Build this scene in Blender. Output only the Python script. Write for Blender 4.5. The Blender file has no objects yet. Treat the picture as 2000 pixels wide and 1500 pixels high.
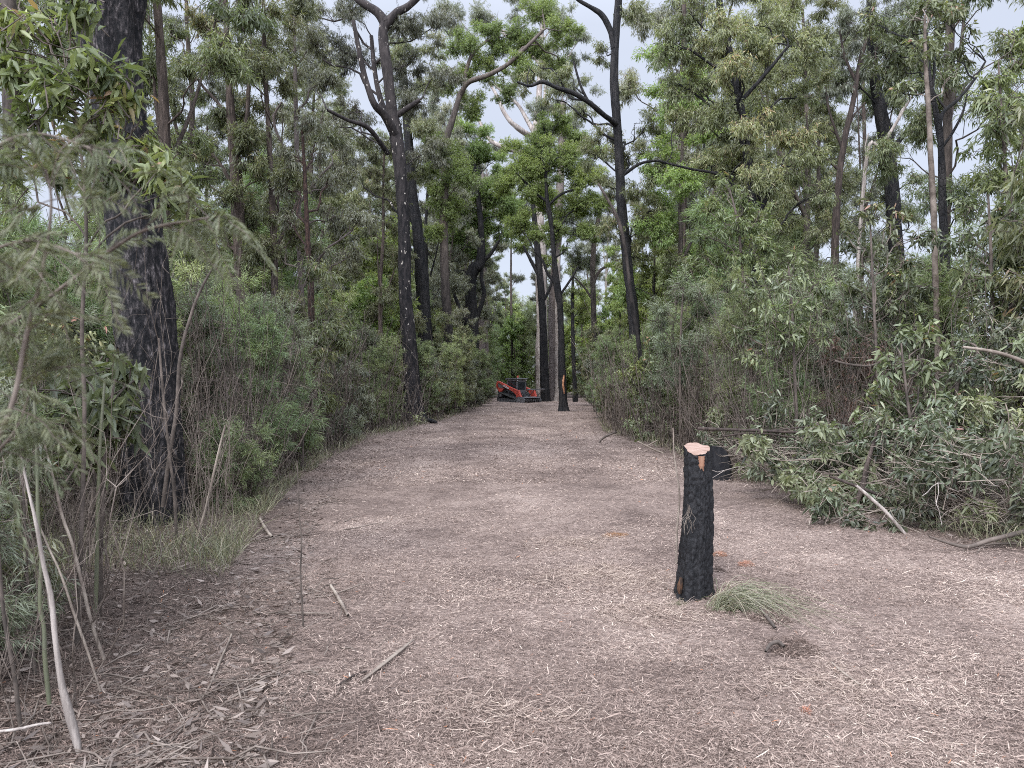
import bpy, math, random
import numpy as np
from mathutils import Vector, Matrix
R = math.radians
rng = np.random.default_rng(7)
random.seed(7)
SC = bpy.context.scene
COL = SC.collection

# ------------------------------------------------------------------ camera, world, sun, exposure
CAM_H = 1.6
FPX = 1500.0            # focal length in pixels of the 2000 px wide photograph
HOR = 745.0
cam_d = bpy.data.cameras.new('camera'); cam = bpy.data.objects.new('camera', cam_d); COL.objects.link(cam)
cam.location = (0, 0, CAM_H); cam.rotation_euler = (R(90), 0, 0)
cam_d.sensor_width = 36; cam_d.lens = 36 * FPX / 2000; cam_d.shift_y = -0.0025
cam_d.clip_start = 0.05; cam_d.clip_end = 2000
cam_d.dof.use_dof = True; cam_d.dof.focus_distance = 11.0; cam_d.dof.aperture_fstop = 6.0
SC.camera = cam

SUN_EL, SUN_AZ = R(44), R(205)
w = bpy.data.worlds.new('World'); SC.world = w; w.use_nodes = True
nt = w.node_tree; nt.nodes.clear()
out = nt.nodes.new('ShaderNodeOutputWorld'); bg = nt.nodes.new('ShaderNodeBackground')
sky = nt.nodes.new('ShaderNodeTexSky'); sky.sky_type = 'NISHITA'; sky.sun_disc = False
sky.sun_elevation = SUN_EL; sky.sun_rotation = SUN_AZ
tc = nt.nodes.new('ShaderNodeTexCoord'); sep = nt.nodes.new('ShaderNodeSeparateXYZ')
ramp = nt.nodes.new('ShaderNodeMapRange'); ramp.inputs[1].default_value = 0.42; ramp.inputs[2].default_value = 0.9
ramp.inputs[3].default_value = 6.2; ramp.inputs[4].default_value = 17.0
noi = nt.nodes.new('ShaderNodeTexNoise'); noi.inputs['Scale'].default_value = 2.5; noi.inputs['Detail'].default_value = 5
nr = nt.nodes.new('ShaderNodeMapRange'); nr.inputs[1].default_value = .3; nr.inputs[2].default_value = .7
nr.inputs[3].default_value = .93; nr.inputs[4].default_value = 1.07
mul = nt.nodes.new('ShaderNodeMath'); mul.operation = 'MULTIPLY'
cl = nt.nodes.new('ShaderNodeVectorMath'); cl.operation = 'SCALE'; cl.inputs[0].default_value = (.88, .95, 1.12)
mx = nt.nodes.new('ShaderNodeMix'); mx.data_type = 'RGBA'; mx.inputs[0].default_value = .88
L = nt.links.new
L(tc.outputs['Generated'], sep.inputs[0]); L(sep.outputs[2], ramp.inputs[0]); L(tc.outputs['Generated'], noi.inputs['Vector'])
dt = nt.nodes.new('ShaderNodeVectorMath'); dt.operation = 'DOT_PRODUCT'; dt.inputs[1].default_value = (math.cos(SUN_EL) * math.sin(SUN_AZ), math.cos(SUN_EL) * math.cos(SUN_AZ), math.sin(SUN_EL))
gl_ = nt.nodes.new('ShaderNodeMapRange'); gl_.interpolation_type = 'SMOOTHSTEP'; gl_.inputs[1].default_value = .15; gl_.inputs[2].default_value = 1.0; gl_.inputs[3].default_value = 0; gl_.inputs[4].default_value = 26.0  # sky glow around the sun, added behind the camera to front-light the foliage
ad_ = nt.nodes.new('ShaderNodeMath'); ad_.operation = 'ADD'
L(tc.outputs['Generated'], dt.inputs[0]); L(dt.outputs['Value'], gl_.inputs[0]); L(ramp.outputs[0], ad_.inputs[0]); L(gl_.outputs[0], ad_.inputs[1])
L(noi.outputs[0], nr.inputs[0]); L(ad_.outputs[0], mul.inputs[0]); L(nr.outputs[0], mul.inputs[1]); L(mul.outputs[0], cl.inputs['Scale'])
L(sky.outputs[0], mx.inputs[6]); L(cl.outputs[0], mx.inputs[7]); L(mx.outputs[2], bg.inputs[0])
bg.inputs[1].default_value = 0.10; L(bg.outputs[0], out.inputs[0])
w.cycles.sampling_method = 'MANUAL'; w.cycles.sample_map_resolution = 256

sd = bpy.data.lights.new('sun', 'SUN'); sd.energy = 1.5; sd.angle = R(10); sd.color = (1, .96, .9)
so = bpy.data.objects.new('sun', sd); COL.objects.link(so)
so.rotation_euler = (R(90) - SUN_EL, 0, R(180) - SUN_AZ)
SC.view_settings.view_transform = 'Standard'; SC.view_settings.look = 'None'
SC.view_settings.exposure = 0.5; SC.view_settings.gamma = 1.0
SC.cycles.max_bounces = 8; SC.cycles.diffuse_bounces = 6; SC.cycles.glossy_bounces = 2
SC.cycles.transmission_bounces = 4; SC.cycles.caustics_reflective = False; SC.cycles.caustics_refractive = False
SC.cycles.use_denoising = False; SC.cycles.denoiser = 'OPENIMAGEDENOISE'; SC.cycles.denoising_input_passes = 'RGB_ALBEDO_NORMAL'; SC.cycles.denoising_prefilter = 'ACCURATE'; SC.cycles.use_adaptive_sampling = True; SC.cycles.adaptive_threshold = 0.012; SC.cycles.filter_width = 1.0
SC.cycles.sample_clamp_indirect = 4

# ------------------------------------------------------------------ helpers
def W(px, py, Y):
    "a point of the photograph (2000x1500 px) at distance Y metres"
    return np.array([(px - 1000) * Y / FPX, Y, CAM_H - (py - HOR) * Y / FPX])

def tag(o, label=None, cat=None, group=None, kind=None):
    if label: o['label'] = label
    if cat: o['category'] = cat
    if group: o['group'] = group
    if kind: o['kind'] = kind
    return o

def unit(a):
    return a / np.maximum(np.linalg.norm(a, axis=-1, keepdims=True), 1e-9)

class Geo:
    def __init__(s): s.V = []; s.F = []; s.M = []; s.C = []; s.n = 0
    def add(s, V, F, mat=0, rnd=0.5):
        V = np.asarray(V, dtype=np.float32).reshape(-1, 3); F = np.asarray(F, dtype=np.int32).reshape(-1, 4)
        s.V.append(V); s.F.append(F + s.n); s.M.append(np.full(len(F), mat, np.int32))
        s.C.append(np.broadcast_to(np.asarray(rnd, dtype=np.float32), (len(V),)).astype(np.float32)); s.n += len(V)
    def tubes(s, P, Rr, sides=5, mat=0, rnd=0.5):
        "P (n,k,3), R (n,k)"
        P = np.asarray(P, dtype=np.float64); Rr = np.asarray(Rr, dtype=np.float64)
        if P.ndim == 2: P = P[None]; Rr = Rr[None]
        n, k, _ = P.shape
        T = unit(np.gradient(P, axis=1))
        mean = unit(P[:, -1] - P[:, 0])
        ref = np.where(np.abs(mean[:, 2:3]) > .7, np.array([[1., 0.05, 0]]), np.array([[0, 0.05, 1.]]))[:, None]
        U = unit(np.cross(T, np.broadcast_to(ref, T.shape))); B = np.cross(T, U)
        a = np.linspace(0, 2 * np.pi, sides, endpoint=False)
        rr = Rr[:, :, None, None]
        if callable(getattr(s, 'rad', None)): pass
        V = P[:, :, None] + rr * (np.cos(a)[None, None, :, None] * U[:, :, None] + np.sin(a)[None, None, :, None] * B[:, :, None])
        i = np.arange(k - 1)[:, None] * sides; j = np.arange(sides)[None]; j2 = (j + 1) % sides
        f = np.stack([i + j, i + j2, i + j2 + sides, i + j + sides], -1).reshape(-1, 4)
        F = (f[None] + (np.arange(n) * k * sides)[:, None, None]).reshape(-1, 4)
        if np.ndim(rnd): rnd = np.repeat(np.asarray(rnd), k * sides)
        s.add(V.reshape(-1, 3), F, mat, rnd)
    def leaves(s, P, D, Ln, Wd, mat=0, rnd=.5, fine=False, droop=.15):
        n = len(P); 
        if n == 0: return
        D = unit(D); S = unit(np.cross(D, rng.normal(size=(n, 3)) + np.array([0, 0, .8])))
        N = np.cross(D, S); Ln = np.broadcast_to(Ln, (n,))[:, None]; Wd = np.broadcast_to(Wd, (n,))[:, None]
        down = np.array([0, 0, -1.])
        if not fine:
            a = P; b = P + D * Ln * .45 + S * Wd * .5 + N * Wd * .15; c = P + D * Ln + down * Ln * droop; d = P + D * Ln * .45 - S * Wd * .5 + N * Wd * .15
            V = np.stack([a, b, c, d], 1).reshape(-1, 3); F = np.arange(n * 4).reshape(n, 4)
            s.add(V, F, mat, np.repeat(np.broadcast_to(rnd, (n,)), 4))
        else:
            up = N * Wd * .22
            a = P; e = P + D * Ln + down * Ln * droop * 1.6
            b = P + D * Ln * .25 + S * Wd * .45 + up; b2 = P + D * Ln * .62 + S * Wd * .38 + up + down * Ln * droop * .5
            c = P + D * Ln * .25 - S * Wd * .45 + up; c2 = P + D * Ln * .62 - S * Wd * .38 + up + down * Ln * droop * .5
            V = np.stack([a, b, b2, e, c2, c], 1).reshape(-1, 3)
            q = np.arange(n)[:, None] * 6
            F = np.concatenate([q + np.array([[0, 1, 2, 3]]), q + np.array([[0, 3, 4, 5]])])
            s.add(V, F, mat, np.repeat(np.broadcast_to(rnd, (n,)), 6))
    def mesh(s, name, mats, smooth=False):
        me = bpy.data.meshes.new(name)
        V = np.concatenate(s.V) if s.V else np.zeros((0, 3), np.float32); F = np.concatenate(s.F)
        me.vertices.add(len(V)); me.vertices.foreach_set('co', V.ravel())
        me.loops.add(F.size); me.loops.foreach_set('vertex_index', F.ravel())
        me.polygons.add(len(F)); me.polygons.foreach_set('loop_start', np.arange(0, F.size, 4, dtype=np.int32))
        me.polygons.foreach_set('material_index', np.concatenate(s.M))
        if smooth: me.polygons.foreach_set('use_smooth', np.ones(len(F), bool))
        at = me.attributes.new('rnd', 'FLOAT', 'POINT'); at.data.foreach_set('value', np.concatenate(s.C))
        me.update(calc_edges=True); me.validate()
        for m in (mats if isinstance(mats, (list, tuple)) else [mats]): me.materials.append(m)
        return me
    def obj(s, name, mats, parent=None, smooth=False, loc=None):
        if loc is not None: s.V = [v - np.asarray(loc, dtype=np.float32) for v in s.V]
        o = bpy.data.objects.new(name, s.mesh(name, mats, smooth)); COL.objects.link(o)
        if parent is not None: o.parent = parent
        elif loc is not None: o.location = loc
        return o

def empty(name, loc, rz=0):
    o = bpy.data.objects.new(name, None); COL.objects.link(o); o.location = loc; o.rotation_euler = (0, 0, rz); o.empty_display_size = .2
    return o

def copy_tree(o, parent=None):
    c = o.copy(); COL.objects.link(c); c.parent = parent
    for ch in list(o.children): copy_tree(ch, c)
    return c

def path(a, b, k=8, wob=.06, sag=0.0, n=None):
    "wobbly paths from a (n,3) to b (n,3) -> (n,k,3)"
    a = np.atleast_2d(a); b = np.atleast_2d(b); n = len(a)
    t = np.linspace(0, 1, k)[None, :, None]
    Pp = a[:, None] * (1 - t) + b[:, None] * t
    ln = np.linalg.norm(b - a, axis=1)[:, None, None]
    e = np.sin(np.pi * t)
    ph = rng.uniform(0, 6.28, (n, 1, 3)); ph2 = rng.uniform(0, 6.28, (n, 1, 3))
    Pp = Pp + ln * wob * e * (np.sin(ph + t * 5) + .5 * np.sin(ph2 + t * 11))
    Pp[:, :, 2] += (ln[:, :, 0] * sag * e[:, :, 0])
    return Pp

def spline(pts, k):
    "resample control points (m,d) to k points, Catmull-Rom"
    pts = np.asarray(pts, float); m = len(pts)
    q = np.vstack([2 * pts[0] - pts[1], pts, 2 * pts[-1] - pts[-2]])
    u = np.linspace(0, m - 1 - 1e-6, k); i = u.astype(int); t = (u - i)[:, None]
    p0, p1, p2, p3 = q[i], q[i + 1], q[i + 2], q[i + 3]
    return .5 * ((2 * p1) + (-p0 + p2) * t + (2 * p0 - 5 * p1 + 4 * p2 - p3) * t ** 2 + (-p0 + 3 * p1 - 3 * p2 + p3) * t ** 3)

def edgeL(y): return np.interp(y, [0, 3, 5, 8.7, 12, 15.5, 21, 32, 42, 60, 75], [-1.7, -1.9, -2.3, -3.1, -3.6, -4.0, -4.2, -3.0, -2.6, -1.7, -1.6])
def edgeR(y): return np.interp(y, [0, 6.9, 7.4, 9.4, 12.3, 17.8, 22.8, 25, 43, 69, 75], [6.0, 4.8, 4.6, 4.1, 3.7, 3.6, 2.9, 3.0, 4.8, 7.2, 7.5])
def mulchL(y): return np.interp(y, [0, 3.2, 5, 9, 12, 15.5, 21, 32, 60], [-.3, -.9, -1.7, -2.8, -3.4, -3.9, -4.3, -3.3, -2.2])
def gz(x, y):
    x = np.asarray(x, float); y = np.asarray(y, float)
    z = .018 * np.sin(x * 1.9 + y * .7) + .014 * np.sin(x * 3.7 - y * 2.3 + 1) + .02 * np.sin(x * .6 + 2) * np.sin(y * .45)
    z += .007 * np.sin(x * 9 + 2 * np.sin(y * 5)) * np.sin(y * 8 + 1.5 * np.sin(x * 6))
    out_ = np.maximum(edgeL(y) - x, 0) + np.maximum(x - edgeR(y), 0)
    z += .10 * (1 - np.exp(-out_ * .8)) + .05 * np.sin(x * .9) * np.sin(y * .7) * np.minimum(out_, 1)
    return z

# ------------------------------------------------------------------ materials
def nodes(name):
    m = bpy.data.materials.new(name); m.use_nodes = True; t = m.node_tree; t.nodes.clear()
    o = t.nodes.new('ShaderNodeOutputMaterial'); b = t.nodes.new('ShaderNodeBsdfPrincipled'); t.links.new(b.outputs[0], o.inputs[0])
    return m, t, b, o
def ramp_(t, stops, interp='LINEAR'):
    r = t.nodes.new('ShaderNodeValToRGB'); r.color_ramp.interpolation = interp; e = r.color_ramp.elements
    while len(e) > 1: e.remove(e[-1])
    e[0].position = stops[0][0]; e[0].color = (*stops[0][1], 1)
    for p, c in stops[1:]:
        x = e.new(p); x.color = (*c, 1)
    return r
def noise_(t, scale, detail=6, vec=None, mapscale=None, rough=.6):
    n = t.nodes.new('ShaderNodeTexNoise'); n.inputs['Scale'].default_value = scale; n.inputs['Detail'].default_value = detail; n.inputs['Roughness'].default_value = rough
    c = t.nodes.new('ShaderNodeTexCoord'); src = c.outputs['Object']
    if mapscale:
        mp = t.nodes.new('ShaderNodeMapping'); mp.inputs['Scale'].default_value = mapscale; t.links.new(src, mp.inputs[0]); src = mp.outputs[0]
    t.links.new(src, n.inputs['Vector']); return n

def mat_leaf(name, stops, trans=.36, rough=.42, tint=(1.25, 1.35, .7), spec=.5, vary=.25):
    m, t, b, o = nodes(name)
    a = t.nodes.new('ShaderNodeAttribute'); a.attribute_name = 'rnd'
    r = ramp_(t, stops); t.links.new(a.outputs['Fac'], r.inputs[0])
    oi = t.nodes.new('ShaderNodeObjectInfo'); h = t.nodes.new('ShaderNodeHueSaturation')
    mr = t.nodes.new('ShaderNodeMapRange'); mr.inputs[3].default_value = 1 - vary; mr.inputs[4].default_value = 1 + vary
    t.links.new(oi.outputs['Random'], mr.inputs[0]); t.links.new(mr.outputs[0], h.inputs['Value'])
    mh = t.nodes.new('ShaderNodeMapRange'); mh.inputs[3].default_value = .475; mh.inputs[4].default_value = .515
    ml = t.nodes.new('ShaderNodeMath'); ml.operation = 'FRACT'; m2 = t.nodes.new('ShaderNodeMath'); m2.operation = 'MULTIPLY'; m2.inputs[1].default_value = 7.31
    t.links.new(oi.outputs['Random'], m2.inputs[0]); t.links.new(m2.outputs[0], ml.inputs[0]); t.links.new(ml.outputs[0], mh.inputs[0]); t.links.new(mh.outputs[0], h.inputs['Hue'])
    t.links.new(r.outputs[0], h.inputs['Color']); t.links.new(h.outputs[0], b.inputs['Base Color'])
    b.inputs['Roughness'].default_value = rough; b.inputs['Specular IOR Level'].default_value = spec
    tr = t.nodes.new('ShaderNodeBsdfTranslucent'); mm = t.nodes.new('ShaderNodeMix'); mm.data_type = 'RGBA'; mm.blend_type = 'MULTIPLY'; mm.inputs[0].default_value = 1
    mm.inputs[7].default_value = (*tint, 1); t.links.new(h.outputs[0], mm.inputs[6]); t.links.new(mm.outputs[2], tr.inputs[0])
    ms = t.nodes.new('ShaderNodeMixShader'); ms.inputs[0].default_value = trans
    t.links.new(b.outputs[0], ms.inputs[1]); t.links.new(tr.outputs[0], ms.inputs[2]); t.links.new(ms.outputs[0], o.inputs[0])
    return m

def mat_bark(name, c1, c2, c3=None, ms=(1, 1, .25), scale=9, bump=.6, rough=.9, flecks=None, lo=.42, hi=.62, spec=.2, blocks=0, fade=None):
    m, t, b, o = nodes(name)
    n = noise_(t, scale, 8, mapscale=ms, rough=.7)
    r = ramp_(t, [(lo, c1), (hi, c2)] + ([(min(hi + .15, .99), c3)] if c3 else [])); t.links.new(n.outputs[0], r.inputs[0])
    colr = r.outputs[0]
    if fade:   # bark colour that changes with height: charred low, natural above
        g = t.nodes.new('ShaderNodeNewGeometry'); s = t.nodes.new('ShaderNodeSeparateXYZ'); t.links.new(g.outputs['Position'], s.inputs[0])
        nn = noise_(t, 1.5, 4); ad = t.nodes.new('ShaderNodeMath'); ad.operation = 'MULTIPLY_ADD'; ad.inputs[1].default_value = 4; t.links.new(nn.outputs[0], ad.inputs[0]); t.links.new(s.outputs[2], ad.inputs[2])
        mr = t.nodes.new('ShaderNodeMapRange'); mr.inputs[1].default_value = fade[0]; mr.inputs[2].default_value = fade[1]; t.links.new(ad.outputs[0], mr.inputs[0])
        r2 = ramp_(t, [(.35, fade[2]), (.65, fade[3])]); t.links.new(n.outputs[0], r2.inputs[0])
        mm = t.nodes.new('ShaderNodeMix'); mm.data_type = 'RGBA'; t.links.new(mr.outputs[0], mm.inputs[0]); t.links.new(colr, mm.inputs[6]); t.links.new(r2.outputs[0], mm.inputs[7]); colr = mm.outputs[2]
    if flecks:
        v = noise_(t, flecks[0], 2, mapscale=(1, 1, .45)); fr = ramp_(t, [(flecks[1], (0, 0, 0)), (flecks[1] + .02, (1, 1, 1))]); t.links.new(v.outputs[0], fr.inputs[0])
        mm = t.nodes.new('ShaderNodeMix'); mm.data_type = 'RGBA'; t.links.new(fr.outputs[0], mm.inputs[0]); t.links.new(colr, mm.inputs[6]); mm.inputs[7].default_value = (*flecks[2], 1); colr = mm.outputs[2]
    t.links.new(colr, b.inputs['Base Color']); b.inputs['Roughness'].default_value = rough; b.inputs['Specular IOR Level'].default_value = spec
    bp = t.nodes.new('ShaderNodeBump'); bp.inputs['Strength'].default_value = bump; bp.inputs['Distance'].default_value = .03; t.links.new(n.outputs[0], bp.inputs['Height'])
    if blocks:
        vo = t.nodes.new('ShaderNodeTexVoronoi'); vo.feature = 'DISTANCE_TO_EDGE'; vo.inputs['Scale'].default_value = blocks
        c = t.nodes.new('ShaderNodeTexCoord'); mp = t.nodes.new('ShaderNodeMapping'); mp.inputs['Scale'].default_value = (1, 1, .6); t.links.new(c.outputs['Object'], mp.inputs[0]); t.links.new(mp.outputs[0], vo.inputs['Vector'])
        vr = t.nodes.new('ShaderNodeMapRange'); vr.inputs[2].default_value = .12; t.links.new(vo.outputs[0], vr.inputs[0])
        b2 = t.nodes.new('ShaderNodeBump'); b2.inputs['Strength'].default_value = .9; b2.inputs['Distance'].default_value = .012
        t.links.new(vr.outputs[0], b2.inputs['Height']); t.links.new(bp.outputs[0], b2.inputs['Normal']); bp = b2
    t.links.new(bp.outputs[0], b.inputs['Normal'])
    return m

def mat_plain(name, c, rough=.6, metal=0, spec=.5, dirt=.25, coat=0):
    m, t, b, o = nodes(name)
    n = noise_(t, 5, 6); r = ramp_(t, [(.35, tuple(x * (1 - dirt) + .25 * dirt * .5 for x in c)), (.65, c)]); t.links.new(n.outputs[0], r.inputs[0])
    t.links.new(r.outputs[0], b.inputs['Base Color']); b.inputs['Roughness'].default_value = rough; b.inputs['Metallic'].default_value = metal
    b.inputs['Specular IOR Level'].default_value = spec; b.inputs['Coat Weight'].default_value = coat
    return m

ML = {
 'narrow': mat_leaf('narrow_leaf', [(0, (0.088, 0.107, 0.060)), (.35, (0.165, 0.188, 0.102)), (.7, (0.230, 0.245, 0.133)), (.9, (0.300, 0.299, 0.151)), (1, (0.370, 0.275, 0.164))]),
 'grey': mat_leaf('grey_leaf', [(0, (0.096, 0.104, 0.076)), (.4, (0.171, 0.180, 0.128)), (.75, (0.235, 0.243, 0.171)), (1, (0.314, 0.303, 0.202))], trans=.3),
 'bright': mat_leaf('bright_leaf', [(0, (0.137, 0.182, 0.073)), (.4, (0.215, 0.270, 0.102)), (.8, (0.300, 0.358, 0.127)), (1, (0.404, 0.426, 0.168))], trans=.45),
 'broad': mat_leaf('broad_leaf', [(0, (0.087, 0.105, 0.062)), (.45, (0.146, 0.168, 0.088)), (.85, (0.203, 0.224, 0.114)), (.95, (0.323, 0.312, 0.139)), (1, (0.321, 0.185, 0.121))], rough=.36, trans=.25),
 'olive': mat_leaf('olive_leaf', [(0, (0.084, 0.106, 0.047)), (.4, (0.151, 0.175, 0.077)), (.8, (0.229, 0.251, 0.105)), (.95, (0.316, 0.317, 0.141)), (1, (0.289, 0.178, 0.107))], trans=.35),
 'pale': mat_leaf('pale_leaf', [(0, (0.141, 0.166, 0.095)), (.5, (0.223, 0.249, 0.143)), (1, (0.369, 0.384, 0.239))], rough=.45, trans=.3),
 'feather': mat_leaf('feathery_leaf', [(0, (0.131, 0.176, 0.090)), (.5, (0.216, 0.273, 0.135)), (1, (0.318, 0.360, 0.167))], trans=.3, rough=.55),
 'blue': mat_leaf('bluish_leaf', [(0, (0.140, 0.170, 0.114)), (.5, (0.225, 0.257, 0.171)), (1, (0.316, 0.342, 0.215))], trans=.25, rough=.55),
 'dry': mat_leaf('dry_leaf', [(0, (.075, .055, .047)), (.5, (.16, .12, .10)), (1, (.30, .235, .20))], tint=(1.1, .95, .8), trans=.1, rough=.6, vary=.1),
 'grass': mat_leaf('grass_blade', [(0, (.09, .10, .055)), (.35, (.16, .16, .09)), (.7, (.26, .23, .15)), (1, (.40, .34, .25))], trans=.2, rough=.6, vary=.1),
}
ML['dryfol'] = mat_leaf('dead_foliage', [(0, (.07, .045, .032)), (.5, (.16, .105, .07)), (1, (.27, .19, .13))], trans=.15, rough=.7, vary=.15)
TWIG = mat_bark('twig_bark', (.055, .045, .038), (.15, .12, .10), ms=(1, 1, 1), scale=3, bump=.1)
TWIGP = mat_bark('pale_twig_bark', (.14, .11, .09), (.32, .27, .22), ms=(1, 1, 1), scale=3, bump=.1)
TWIGM = mat_bark('brown_twig_bark', (.08, .062, .05), (.22, .18, .15), ms=(1, 1, 1), scale=4, bump=.1)
BK = {
 'char': mat_bark('charred_bark', (.008, .008, .009), (.03, .027, .026), (.075, .068, .066), bump=.9, blocks=14, rough=.8),
 'charbig': mat_bark('charred_grey_bark', (.007, .007, .008), (.034, .030, .030), (.20, .175, .17), ms=(1.3, 1.3, .5), scale=17, lo=.44, hi=.56, bump=1.0, rough=.85),
 'flecked': mat_bark('charred_bark_flecked', (.008, .008, .009), (.035, .03, .03), (.09, .08, .078), bump=.8, flecks=(9, .665, (.42, .38, .33)), fade=(9.5, 15, (.018, .015, .015), (.06, .05, .047))),
 'brown': mat_bark('stringy_bark', (.045, .035, .03), (.12, .092, .078), (.20, .16, .14), ms=(2.2, 2.2, .3), bump=.9),
 'halfchar': mat_bark('half_charred_bark', (.010, .009, .009), (.035, .03, .028), (.09, .07, .06), bump=.8, fade=(6, 11, (.055, .045, .04), (.15, .12, .10))),
 'red': mat_bark('reddish_bark', (.032, .025, .022), (.075, .056, .047), (.125, .093, .078), ms=(2, 2, .3), bump=.6),
 'grey': mat_bark('grey_fibrous_bark', (.10, .082, .075), (.20, .165, .15), (.28, .24, .22), ms=(3, 3, .2), bump=.8),
 'pale': mat_bark('pale_gum_bark', (.20, .165, .145), (.42, .37, .33), (.50, .46, .42), ms=(1, 1, .4), scale=4, bump=.15, rough=.6),
 'dead': mat_bark('bleached_dead_wood', (.20, .17, .15), (.40, .35, .31), ms=(2, 2, .2), bump=.4),
}

# ------------------------------------------------------------------ ground
def axis(segs):
    a = [segs[0][0]]
    for s0, s1, d in segs:
        n = max(1, int(round((s1 - s0) / d))); a += list(np.linspace(s0, s1, n + 1)[1:])
    return np.array(a)
xs = axis([(-400, -60, 40), (-60, -15, 3), (-15, -6, .5), (-6, 7, .07), (7, 15, .5), (15, 60, 3), (60, 400, 40)])
ys = axis([(-60, 0, 10), (0, 2.2, .5), (2.2, 9, .07), (9, 20, .2), (20, 80, 1), (80, 200, 10), (200, 900, 70)])
X, Y_ = np.meshgrid(xs, ys); Z = gz(X, Y_); Z += np.where((Y_ < 20) & (abs(X) < 7), rng.normal(0, .005, X.shape), 0)
g = Geo(); nx = len(xs); ny = len(ys)
ii = (np.arange(ny - 1)[:, None] * nx + np.arange(nx - 1)[None]).ravel()
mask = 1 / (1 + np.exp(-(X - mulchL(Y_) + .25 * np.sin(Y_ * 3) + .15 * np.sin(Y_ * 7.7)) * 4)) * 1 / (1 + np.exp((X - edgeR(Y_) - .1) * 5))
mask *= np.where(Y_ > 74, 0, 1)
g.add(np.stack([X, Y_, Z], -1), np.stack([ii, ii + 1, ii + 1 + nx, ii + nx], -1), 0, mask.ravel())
gm, t, b, o = nodes('ground_mulch')
at = t.nodes.new('ShaderNodeAttribute'); at.attribute_name = 'rnd'
fibres = []
for rot, sc in ((0.3, 1.0), (1.4, 1.15), (2.4, .9)):
    c = t.nodes.new('ShaderNodeTexCoord'); mp = t.nodes.new('ShaderNodeMapping'); mp.inputs['Rotation'].default_value = (0, 0, rot); mp.inputs['Scale'].default_value = (14 * sc, 70 * sc, 20)
    n = t.nodes.new('ShaderNodeTexNoise'); n.inputs['Scale'].default_value = 1; n.inputs['Detail'].default_value = 3; n.inputs['Distortion'].default_value = 1.2
    t.links.new(c.outputs['Object'], mp.inputs[0]); t.links.new(mp.outputs[0], n.inputs['Vector']); fibres.append(n)
mx1 = t.nodes.new('ShaderNodeMath'); mx1.operation = 'MAXIMUM'; mx2 = t.nodes.new('ShaderNodeMath'); mx2.operation = 'MAXIMUM'
t.links.new(fibres[0].outputs[0], mx1.inputs[0]); t.links.new(fibres[1].outputs[0], mx1.inputs[1]); t.links.new(mx1.outputs[0], mx2.inputs[0]); t.links.new(fibres[2].outputs[0], mx2.inputs[1])
big = noise_(t, .9, 5); md = noise_(t, 5, 4)
addn = t.nodes.new('ShaderNodeMath'); addn.operation = 'MULTIPLY_ADD'; addn.inputs[1].default_value = .35; t.links.new(big.outputs[0], addn.inputs[0]); t.links.new(mx2.outputs[0], addn.inputs[2])
add2 = t.nodes.new('ShaderNodeMath'); add2.operation = 'MULTIPLY_ADD'; add2.inputs[1].default_value = .16; t.links.new(md.outputs[0], add2.inputs[0]); t.links.new(addn.outputs[0], add2.inputs[2])
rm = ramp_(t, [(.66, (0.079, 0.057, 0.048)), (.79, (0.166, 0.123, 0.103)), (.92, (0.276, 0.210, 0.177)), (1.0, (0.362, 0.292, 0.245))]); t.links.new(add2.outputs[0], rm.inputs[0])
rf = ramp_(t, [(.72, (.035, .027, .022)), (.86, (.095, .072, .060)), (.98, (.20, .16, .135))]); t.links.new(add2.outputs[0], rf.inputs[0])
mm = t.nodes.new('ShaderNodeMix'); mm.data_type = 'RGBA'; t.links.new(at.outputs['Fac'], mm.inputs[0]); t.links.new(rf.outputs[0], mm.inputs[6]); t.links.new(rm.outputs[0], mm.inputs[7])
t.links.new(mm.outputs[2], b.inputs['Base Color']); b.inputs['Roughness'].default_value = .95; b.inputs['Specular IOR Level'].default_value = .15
bp = t.nodes.new('ShaderNodeBump'); bp.inputs['Strength'].default_value = .9; bp.inputs['Distance'].default_value = .02; t.links.new(add2.outputs[0], bp.inputs['Height']); t.links.new(bp.outputs[0], b.inputs['Normal'])
go = g.obj('ground', gm, smooth=True); tag(go, kind='structure')
go.data.attributes.new('patch', 'FLOAT', 'POINT'); PATCH_TARGET = (go, X.ravel().copy(), Y_.ravel().copy())
a2 = t.nodes.new('ShaderNodeAttribute'); a2.attribute_name = 'patch'; ra = t.nodes.new('ShaderNodeMath'); ra.operation = 'MULTIPLY_ADD'; ra.inputs[1].default_value = .22; ra.inputs[2].default_value = -.11
t.links.new(a2.outputs['Fac'], ra.inputs[0]); s3 = t.nodes.new('ShaderNodeMath'); s3.operation = 'ADD'; t.links.new(add2.outputs[0], s3.inputs[0]); t.links.new(ra.outputs[0], s3.inputs[1]); t.links.new(s3.outputs[0], rm.inputs[0])

# ------------------------------------------------------------------ mulch, litter
m_chip, t, b, o = nodes('shredded_wood')
a = t.nodes.new('ShaderNodeAttribute'); a.attribute_name = 'rnd'
r = ramp_(t, [(0, (0.062, 0.043, 0.034)), (.3, (0.146, 0.104, 0.084)), (.6, (0.285, 0.212, 0.174)), (.85, (0.445, 0.352, 0.288)), (.96, (0.589, 0.484, 0.389)), (.975, (0.417, 0.179, 0.089)), (1, (0.417, 0.179, 0.089))]); t.links.new(a.outputs['Fac'], r.inputs[0]); t.links.new(r.outputs[0], b.inputs['Base Color']); b.inputs['Roughness'].default_value = .85; b.inputs['Specular IOR Level'].default_value = .25

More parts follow.
